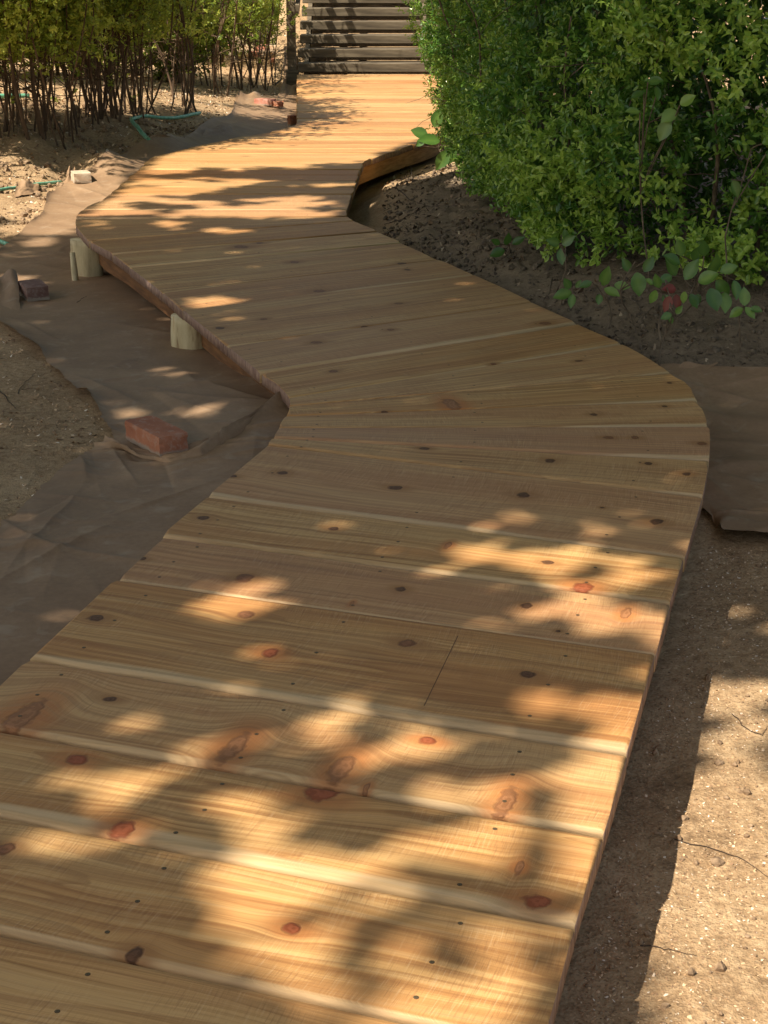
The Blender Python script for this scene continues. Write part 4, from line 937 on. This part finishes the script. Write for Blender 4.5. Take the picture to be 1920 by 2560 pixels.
# ------------------------------------------------------------------ shade tree over the walk (its crown hangs above the picture)
TLEAF = leafmat('tree_leaf', (.03, .07, .012), (.06, .14, .02), (.12, .22, .03), .45, .30, (.30, .45, .06))
BARK = simple('tree_bark', [(.3, (.07, .05, .035)), (.55, (.16, .12, .085)), (.75, (.27, .21, .16))], 9, (3, 3, .6), .9, .8, .02)
def shade_tree(tx, ty, zone, m, label, seed, h0=5.0, h1=6.8):
    r = np.random.default_rng(seed); root = tag(empty('shade_tree', (tx, ty, .1)), label, 'tree', None)
    (x0, x1, y0, y1) = zone
    S0 = np.column_stack([r.uniform(x0, x1, m), r.uniform(y0, y1, m), np.full(m, DECK)])
    z = r.uniform(h0, h1, m); t = (z - DECK) / SUNV.z; P = S0 + np.array(SUNV)[None] * t[:, None]
    k = sun_keep(P); P = P[k]; n = len(P)
    V, F, T = leaves(P, r.normal(size=(n, 3)) * (1, 1, .5), r.normal(size=(n, 3)) * .45 + np.array(SUNV), r.uniform(.09, .13, n), r.uniform(.07, .10, n), r.uniform(.2, .9, n), LV, LF)
    o = link('crown', mesh_np('crown', V, F, TLEAF, attrs={'tone': T}), root); o.location = -root.location; o['kind'] = 'stuff'
    rr = random.Random(seed); top = np.array([tx + .3, ty + .4, 4.2])
    V, F = tube(bez((tx, ty, -.1), top, 10, .12, rr), np.linspace(.24, .16, 10), 12); o = link('trunk', mesh_np('trunk', V, F, BARK, smooth=True), root); o.location = -root.location
    for b_ in range(9):
        best = None                                         # limbs grow where the crown is closed
        for _ in range(40):
            q_ = bez(top + np.array([0, 0, rr.uniform(-.5, 0)]), P[rr.randrange(n)], 10, .25, rr); sc = sun_keep(resample(q_, 60)).mean()
            if best is None or sc > best[0]: best = (sc, q_)
        V, F = tube(best[1], np.linspace(.05, .010, 10), 7)
        o = link('limb', mesh_np('limb', V, F, BARK, smooth=True), root); o.location = -root.location
shade_tree(-4.6, -.6, (-3.6, 3.2, .9, 7.2), 64000, 'broad shade tree whose crown hangs over the near boardwalk, out of view', 3)
shade_tree(6.2, 4.4, (-3.6, 5.2, 7.2, 15.5), 92000, 'second shade tree whose crown darkens the hedge, out of view', 4, 5.4, 7.6)

# ------------------------------------------------------------------ leggy shrubs on the left
SLEAF = leafmat('shrub_leaf', (.04, .09, .015), (.19, .29, .035), (.62, .68, .14), .38, .50, (.70, .76, .12))
STEM = simple('shrub_stem_bark', [(.3, (.055, .035, .022)), (.55, (.12, .078, .048)), (.75, (.24, .165, .10))], 18, (1, 1, .3), .85, .5, .004)
BASES = [
    ('leftmost leggy shrub, its bare stems rising straight from the picture edge', [(-60, 330), (-20, 350), (10, 335), (35, 320), (60, 345), (-40, 300), (20, 290), (78, 320)], .40),
    ('leggy shrub with the two thick crossing stems left of the soil mound crest', [(100, 345), (125, 362), (150, 368), (170, 340), (185, 345), (140, 320), (110, 310), (205, 315)], .40),
    ('dense clump of thin dark upright stems behind the soil mound', [(215, 300), (235, 305), (250, 298), (265, 303), (280, 296), (295, 302), (310, 295), (240, 285), (275, 280), (225, 320), (325, 290)], .42),
    ('leggy shrub leaning right above the green hose', [(335, 290), (352, 284), (330, 270), (365, 280), (345, 300), (380, 262)], .40),
    ('sparse shrub with two dark leaning stems right of the soil mound', [(448, 290), (468, 272), (482, 290), (438, 262), (455, 250)], .32),
    ('pale-stemmed shrub standing on the dry litter', [(541, 232), (560, 240), (548, 222), (520, 215), (575, 215)], .28),
    ('shrub of dark close stems nearest to the steps', [(600, 222), (620, 228), (635, 215), (650, 222), (665, 228), (672, 212), (645, 200), (610, 200)], .25)]
def shrub(bases, zb, label, seed, name='leggy_shrub', zlo=.62, dens=1.0, dark=0., htop=2.3, sunmask=False):
    rr = random.Random(seed); r = np.random.default_rng(seed)
    B = np.array([WG(a, b_)[0] for a, b_ in bases]); B[:, 2] = gh(B[:, 0], B[:, 1]); c = B.mean(0)
    root = tag(empty(name, tuple(c)), label, 'shrub', 'leggy shrubs left of the boardwalk'); tips = []; fine = []
    for b_ in B:
        for s in range(3):
            H = rr.uniform(1.5, 2.1); d = np.array([rr.gauss(0, .26), rr.gauss(0, .2), 0]) + (b_ - c) * .25 * (0 if abs(rr.random()) < .3 else 1); d[2] = H
            st = b_ + np.array([rr.gauss(0, .05), rr.gauss(0, .05), -.04]); path = bez(st, st + d, 11, .05, rr)
            V, F = tube(path, np.linspace(rr.uniform(.008, .017) * (1, .55, .4)[s], .004, 11), 6, cap=False)
            o = link('stem', mesh_np('stem', V, F, STEM, smooth=True), root); o.location = -root.location
            for q_ in range(13):
                i = rr.randrange(2, 11); p0 = path[i]; e = p0 + np.array([rr.gauss(0, .17), rr.gauss(0, .17), rr.uniform(-.02, .26)])
                tw = bez(p0, e, 5, .02, rr); fine.append(tube(tw, np.linspace(.004, .0015, 5), 4, cap=False)); tips += [tw[-1], tw[3], tw[2]]
            tips += list(path[6:])
    V, F = join(fine); o = link('twigs', mesh_np('twigs', V, F, STEM), root); o.location = -root.location; o['kind'] = 'stuff'
    tips = np.array(tips); m = int(2500 * dens * len(bases) / 8)
    P = tips[r.integers(0, len(tips), m)] + r.normal(size=(m, 3)) * (.09, .09, .08)
    pr = np.clip((P[:, 2] - c[2] - zlo) / .38, .02, 1); P = P[(r.random(m) < pr) & (P[:, 2] < c[2] + htop)]
    P = P[P[:, 2] > c[2] + .12]
    if sunmask:
        t = (P[:, 2] - .3) / SUNV.z; Q = P - np.array(SUNV)[None] * t[:, None]; qa, qb = PX(Q); lim = np.interp(qa, [-400, 0, 200, 380, 500], [340, 380, 395, 392, 345]) + fbm(Q[:, 0] * 5, Q[:, 1] * 5, 2) * 20
        P = P[qb < lim]
    k = len(P)
    clump = fbm(P[:, 0] * 5 + seed, P[:, 2] * 6, 3); tone = np.clip(.60 - dark + clump * 1.5 + r.normal(size=k) * .12, 0, 1)
    D = r.normal(size=(k, 3)) + np.array([0, -.3, .5])
    PP, DD, UU, TT, LL, WW = sprigs(P, D, 8, .08 * r.uniform(.6, 1.3, k), 0.042 * np.ones(k), .55, tone, r)
    V, F, T = leaves(PP, DD, UU, LL, WW, TT)
    o = link('foliage', mesh_np('foliage', V, F, SLEAF, attrs={'tone': T}), root); o.location = -root.location; o['kind'] = 'stuff'
for k, (lab, bs, zb) in enumerate(BASES):
    shrub(bs, zb, lab, 50 + k, dark=(.0, .0, .1, .2, .1, .12, .2)[k], zlo=(.42, .46, .55, .48, .6, .55, .5)[k], dens=(1.9, 1.8, 1.7, 1.9, 1.3, 1.0, 1.1)[k], htop=(2.3, 2.3, 2.2, 2.0, 1.9, 1.5, 1.35)[k])
shrub([(-190, 400), (-150, 380), (-230, 390), (-170, 420), (-120, 395), (-210, 360)], .38, 'bushy shrub just beyond the left picture edge that shades the soil mound', 70, zlo=.6, dens=1.6, sunmask=True)
shrub([(-330, 350), (-280, 340), (-250, 330), (-300, 320)], .4, 'outermost shrub of the row, beyond the left picture edge', 71, zlo=.5, dens=1.3, sunmask=True)
# darker bushes further back
def bush(x, y, R, H, label, seed, m=1500):
    r = np.random.default_rng(seed); rr = random.Random(seed); z0 = float(gh(x, y)[0]); root = tag(empty('background_bush', (x, y, z0)), label, 'bush', 'bushes behind the leggy shrubs')
    d = r.normal(size=(m, 3)); d /= np.linalg.norm(d, axis=1)[:, None]; rad = (1 - .5 * r.random(m) ** 1.5) * (1 + fbm(d[:, 0] * 3 + seed, d[:, 2] * 3 + d[:, 1] * 2, 3) * .7)
    P = np.array([x, y, z0 + H * .5]) + d * rad[:, None] * (R, R, H * .5); P = P[P[:, 2] > z0 + .08]; k = len(P)
    tone = np.clip(.25 + fbm(P[:, 0] * 3, P[:, 2] * 4, 3) * 1.3 + r.normal(size=k) * .1, 0, 1)
    PP, DD, UU, TT, LL, WW = sprigs(P, r.normal(size=(k, 3)) + (P - np.array([x, y, z0 + H * .4])), 8, .13 * r.uniform(.6, 1.3, k), .055 * np.ones(k), .55, tone, r)
    V, F, T = leaves(PP, DD, UU, LL, WW, TT); o = link('foliage', mesh_np('foliage', V, F, SLEAF, attrs={'tone': T}), root); o.location = -root.location; o['kind'] = 'stuff'
    for k in range(7):
        V, F = tube(bez((x + rr.gauss(0, .12), y + rr.gauss(0, .12), z0 - .05), (x + rr.gauss(0, R * .5), y + rr.gauss(0, R * .5), z0 + H * .8), 8, .06, rr), np.linspace(.022, .006, 8), 6, cap=False)
        o = link('stem', mesh_np('stem', V, F, STEM, smooth=True), root); o.location = -root.location
for k, (x, y, R, H, lab) in enumerate([(-5.6, 14.8, .9, 1.9, 'dark bush at the far left behind the first stems'), (-2.3, 17.4, .7, 1.7, 'dark bush behind the sparse leaning stems'), (-3.1, 18.0, 1.0, 1.8, 'broad dark bush between the stem clumps'), (-4.6, 15.2, 1.0, 2.2, 'dark bush behind the leftmost leggy shrub'), (-3.1, 16.2, .8, 2.0, 'dark bush filling the gap behind the dense stem clump'), (-3.9, 14.6, .8, 1.7, 'low dark bush between the left stems, behind the soil mound'), (-2.4, 21.5, 1.2, 2.2, 'bush behind the low row of edging bricks'), (-7.0, 20.5, 1.6, 2.6, 'bush far back at the left picture edge'),
                                       (-4.4, 25, 1.9, 3.0, 'far bush closing the view between the shrubs'), (-1.75, 24.5, .9, 2.3, 'bush standing behind and left of the step post'), (3.1, 24, 2.2, 3.2, 'bush behind the hedge right of the steps')]):
    bush(x, y, R, H, lab, 90 + k, 2300)

# ------------------------------------------------------------------ litter, clods, chips, twigs
def scatter_ok(x, y):
    ok = ~inpoly(x, y, OUTLINE)
    for P in (SH1, SH2, SH3): ok &= ~inpoly(x, y, P)
    return ok
r = np.random.default_rng(77)
def flakes(n, area, smin, smax, flat, mat, name, label, jitter=.6, aspect=.45, thick=.18):
    """little chips: six-sided flat solids lying on the soil"""
    x = r.uniform(area[0], area[1], n); y = area[2] * (area[3] / area[2]) ** r.random(n); ok = scatter_ok(x, y)
    cl = fbm(x * 4, y * 4, 3) + r.random(n) * .5; ok &= cl > .16
    x, y = x[ok], y[ok]; n = len(x); z = gh(x, y); s = r.uniform(smin, smax, n) * np.clip(y / 3.5, 1, 2.2)
    T = np.array([[1, 0, 0], [.3, 1, 0], [-.8, .7, 0], [-1, -.3, 0], [.2, -1, 0], [0, 0, 1.]]); T[:5, 2] = -.4
    a = r.uniform(0, 6.28, n); til = r.normal(size=(n, 2)) * flat
    L = T[None] * np.stack([s, s * aspect * r.uniform(.6, 1.6, n), s * thick], -1)[:, None]
    X = L[..., 0] * np.cos(a)[:, None] - L[..., 1] * np.sin(a)[:, None]; Y = L[..., 0] * np.sin(a)[:, None] + L[..., 1] * np.cos(a)[:, None]
    Z = L[..., 2] + X * til[:, :1] + Y * til[:, 1:] + s[:, None] * thick * .4
    V = np.stack([X + x[:, None], Y + y[:, None], Z + z[:, None]], -1).reshape(-1, 3)
    TF = np.array([[0, 1, 5], [1, 2, 5], [2, 3, 5], [3, 4, 5], [4, 0, 5]]); F = (TF[None] + (np.arange(n) * 6)[:, None, None]).reshape(-1, 3)
    o = link(name, mesh_np(name, V, F, mat, attrs={'tone': np.repeat(r.random(n), 6)})); tag(o, label, 'ground litter', kind='stuff')
def tonemat(name, stops, rough=.8):
    mt, nt, b = new_mat(name); at = nt.new('ShaderNodeAttribute', attribute_name='tone'); nt._set(b.inputs['Base Color'], nt.ramp(at.outputs['Fac'], stops)); b.inputs['Roughness'].default_value = rough; return mt
CHIP = tonemat('husks_and_chips', [(0, (.16, .10, .06)), (.35, (.34, .20, .10)), (.6, (.50, .32, .17)), (.85, (.62, .44, .27)), (1, (.78, .70, .58))])
DCLOD = simple('dark_clod', [(.3, (.05, .038, .026)), (.5, (.12, .092, .063)), (.7, (.21, .165, .115))], 60, (1, 1, 1), .95, .6, .006)
CLOD = simple('soil_clod', [(.3, (.13, .085, .05)), (.5, (.26, .175, .105)), (.7, (.40, .285, .18))], 60, (1, 1, 1), .95, .6, .006)
DCHIP = tonemat('dark_litter', [(0, (.045, .03, .02)), (.5, (.11, .075, .045)), (.9, (.22, .15, .09)), (1, (.42, .33, .22))])
flakes(52000, (.2, 1.7, 1.7, 4.6), .0016, .0046, .45, CHIP, 'seed_husks', 'pale husks and wood chips strewn over the soil right of the near boardwalk')
flakes(24000, (-3.2, -.3, 2.8, 9.5), .0022, .0075, .5, CHIP, 'wood_chips', 'dry leaf and chip litter on the soil left of the paper')
flakes(22000, (.0, 3.2, 4.8, 11.5), .003, .009, .6, DCHIP, 'leaf_litter', 'dark crumbly leaf litter below the hedge')
flakes(22000, (-4.6, -.4, 9.5, 22), .004, .010, .5, CHIP, 'dry_litter', 'dry tan litter under the leggy shrubs')
def clods(n, zone, smin, smax, name, label, mat=None):
    V = []; F = []; o = 0; ico = bmesh.new(); bmesh.ops.create_icosphere(ico, subdivisions=1, radius=1); tv = np.array([v_.co[:] for v_ in ico.verts]); tf = np.array([[v_.index for v_ in f.verts] for f in ico.faces]); ico.free()
    x = r.uniform(zone[0], zone[1], n); y = r.uniform(zone[2], zone[3], n); ok = scatter_ok(x, y) & (fbm(x * 2.5 + 5, y * 2.5, 2) > -.05); x, y = x[ok], y[ok]; n = len(x); z = gh(x, y)
    s = smin + (smax - smin) * r.random(n) ** 3
    dsp = 1 + r.normal(size=(n, len(tv), 1)) * .20
    V = tv[None] * dsp * s[:, None, None] * r.uniform(.6, 1.2, (n, 1, 3)) + np.stack([x, y, z + s * .25], -1)[:, None]
    F = (tf[None] + (np.arange(n) * len(tv))[:, None, None]).reshape(-1, 3)
    tag(link(name, mesh_np(name, V.reshape(-1, 3), F, mat or CLOD, smooth=False)), label, 'soil clods', kind='stuff')
clods(4200, (-4.6, -1.3, 9.2, 13.2), .006, .032, 'soil_clods', 'loose dug clods on the soil mound below the leggy shrubs')
clods(6000, (.0, 2.4, 5.0, 10.6), .004, .019, 'dark_clods', 'small dark clods on the bank between the boardwalk and the hedge', DCLOD)
clods(1800, (.2, 1.8, 1.8, 5.0), .003, .011, 'soil_crumbs', 'soil crumbs right of the near boardwalk')
def stick(pts, rad, label, name='twig', group='fallen twigs and roots', up=.002, mat=TWIG):
    P = np.array([WG(a, b_)[0, :2] for a, b_, z in pts]); P = resample(P, 14); n = len(P); P = P + np.column_stack([fbm(np.arange(n) * .5 + pts[0][0], np.zeros(n), 3), fbm(np.arange(n) * .5, np.ones(n) * pts[0][1], 3)]) * .014
    z = gh(P[:, 0], P[:, 1]) + up + np.array([pt for pt in np.interp(np.linspace(0, 1, n), [0, .5, 1], [0, .25 * up, 0])])
    rad *= .5
    V, F = tube(np.column_stack([P, z]), np.linspace(rad, rad * .4, n), 6); o = link(name, mesh_np(name, V, F, mat, smooth=True)); tag(o, label, 'twig', group)
ROOT = simple('dark_root', [(.3, (.03, .02, .014)), (.7, (.09, .06, .04))], 30, (1, 1, 1), .9)
stick([(1682, 2100, .08), (1760, 2112, .08), (1850, 2140, .1), (1925, 2195, .1)], .0022, 'dark root curving across the sunlit soil right of the near boardwalk', mat=ROOT)
stick([(1600, 2365, .08), (1660, 2380, .08), (1740, 2395, .09)], .002, 'thin dark rootlet near the lower end of the sunlit soil', mat=ROOT)
0 and stick([(1865, 2405, .1), (1895, 2330, .1), (1925, 2240, .1)], .002, 'dark rootlet at the right picture edge low down', mat=ROOT)
stick([(1830, 1795, .1), (1870, 1835, .1), (1905, 1850, .1), (1925, 1815, .1)], .0022, 'forked dark rootlet at the right edge beside the middle boards', mat=ROOT)
stick([(1575, 735, .33), (1600, 765, .33), (1630, 798, .33)], .006, 'bare grey stick leaning out of the hedge foot')
stick([(1590, 808, .32), (1610, 785, .33), (1655, 742, .34)], .004, 'thin grey stick crossing behind the bare leaning stick')
stick([(1380, 700, .3), (1372, 735, .28), (1358, 765, .27)], .006, 'short pale stick standing between the boardwalk edge and the hedge')
stick([(1715, 880, .28), (1740, 860, .29), (1752, 850, .29)], .004, 'small dark stick on the soil above the right paper sheet')
stick([(1637, 782, .33), (1660, 781, .33), (1685, 783, .33)], .004, 'pale horizontal twig below the red leaves')
stick([(985, 405, .25), (1000, 425, .26), (1028, 432, .28), (1030, 450, .28)], .008, 'pale forked twig on the sunlit bank beside the far bend', up=.03)
stick([(1000, 480, .3), (1030, 495, .3), (1075, 510, .3)], .007, 'dark crooked root on the shaded bank by the far bend', mat=ROOT)
stick([(960, 560, .26), (1010, 545, .28), (1060, 520, .3)], .006, 'dark root along the bank edge near the inner bend', mat=ROOT)
stick([(0, 975, .15), (18, 1000, .15), (40, 1022, .15)], .005, 'dark stick on the grey soil at the left edge', mat=ROOT)
stick([(45, 985, .15), (62, 960, .14), (88, 935, .14)], .003, 'thin stick beside the dark stick on the left soil')
stick([(195, 772, .08), (212, 765, .08), (218, 758, .08)], .003, 'tiny twig with a seed head on the paper by the first post', up=.03)
stick([(690, 225, .2), (712, 205, .25), (722, 198, .25)], .02, 'stub of grey branch leaning beside the far paper', up=.06)
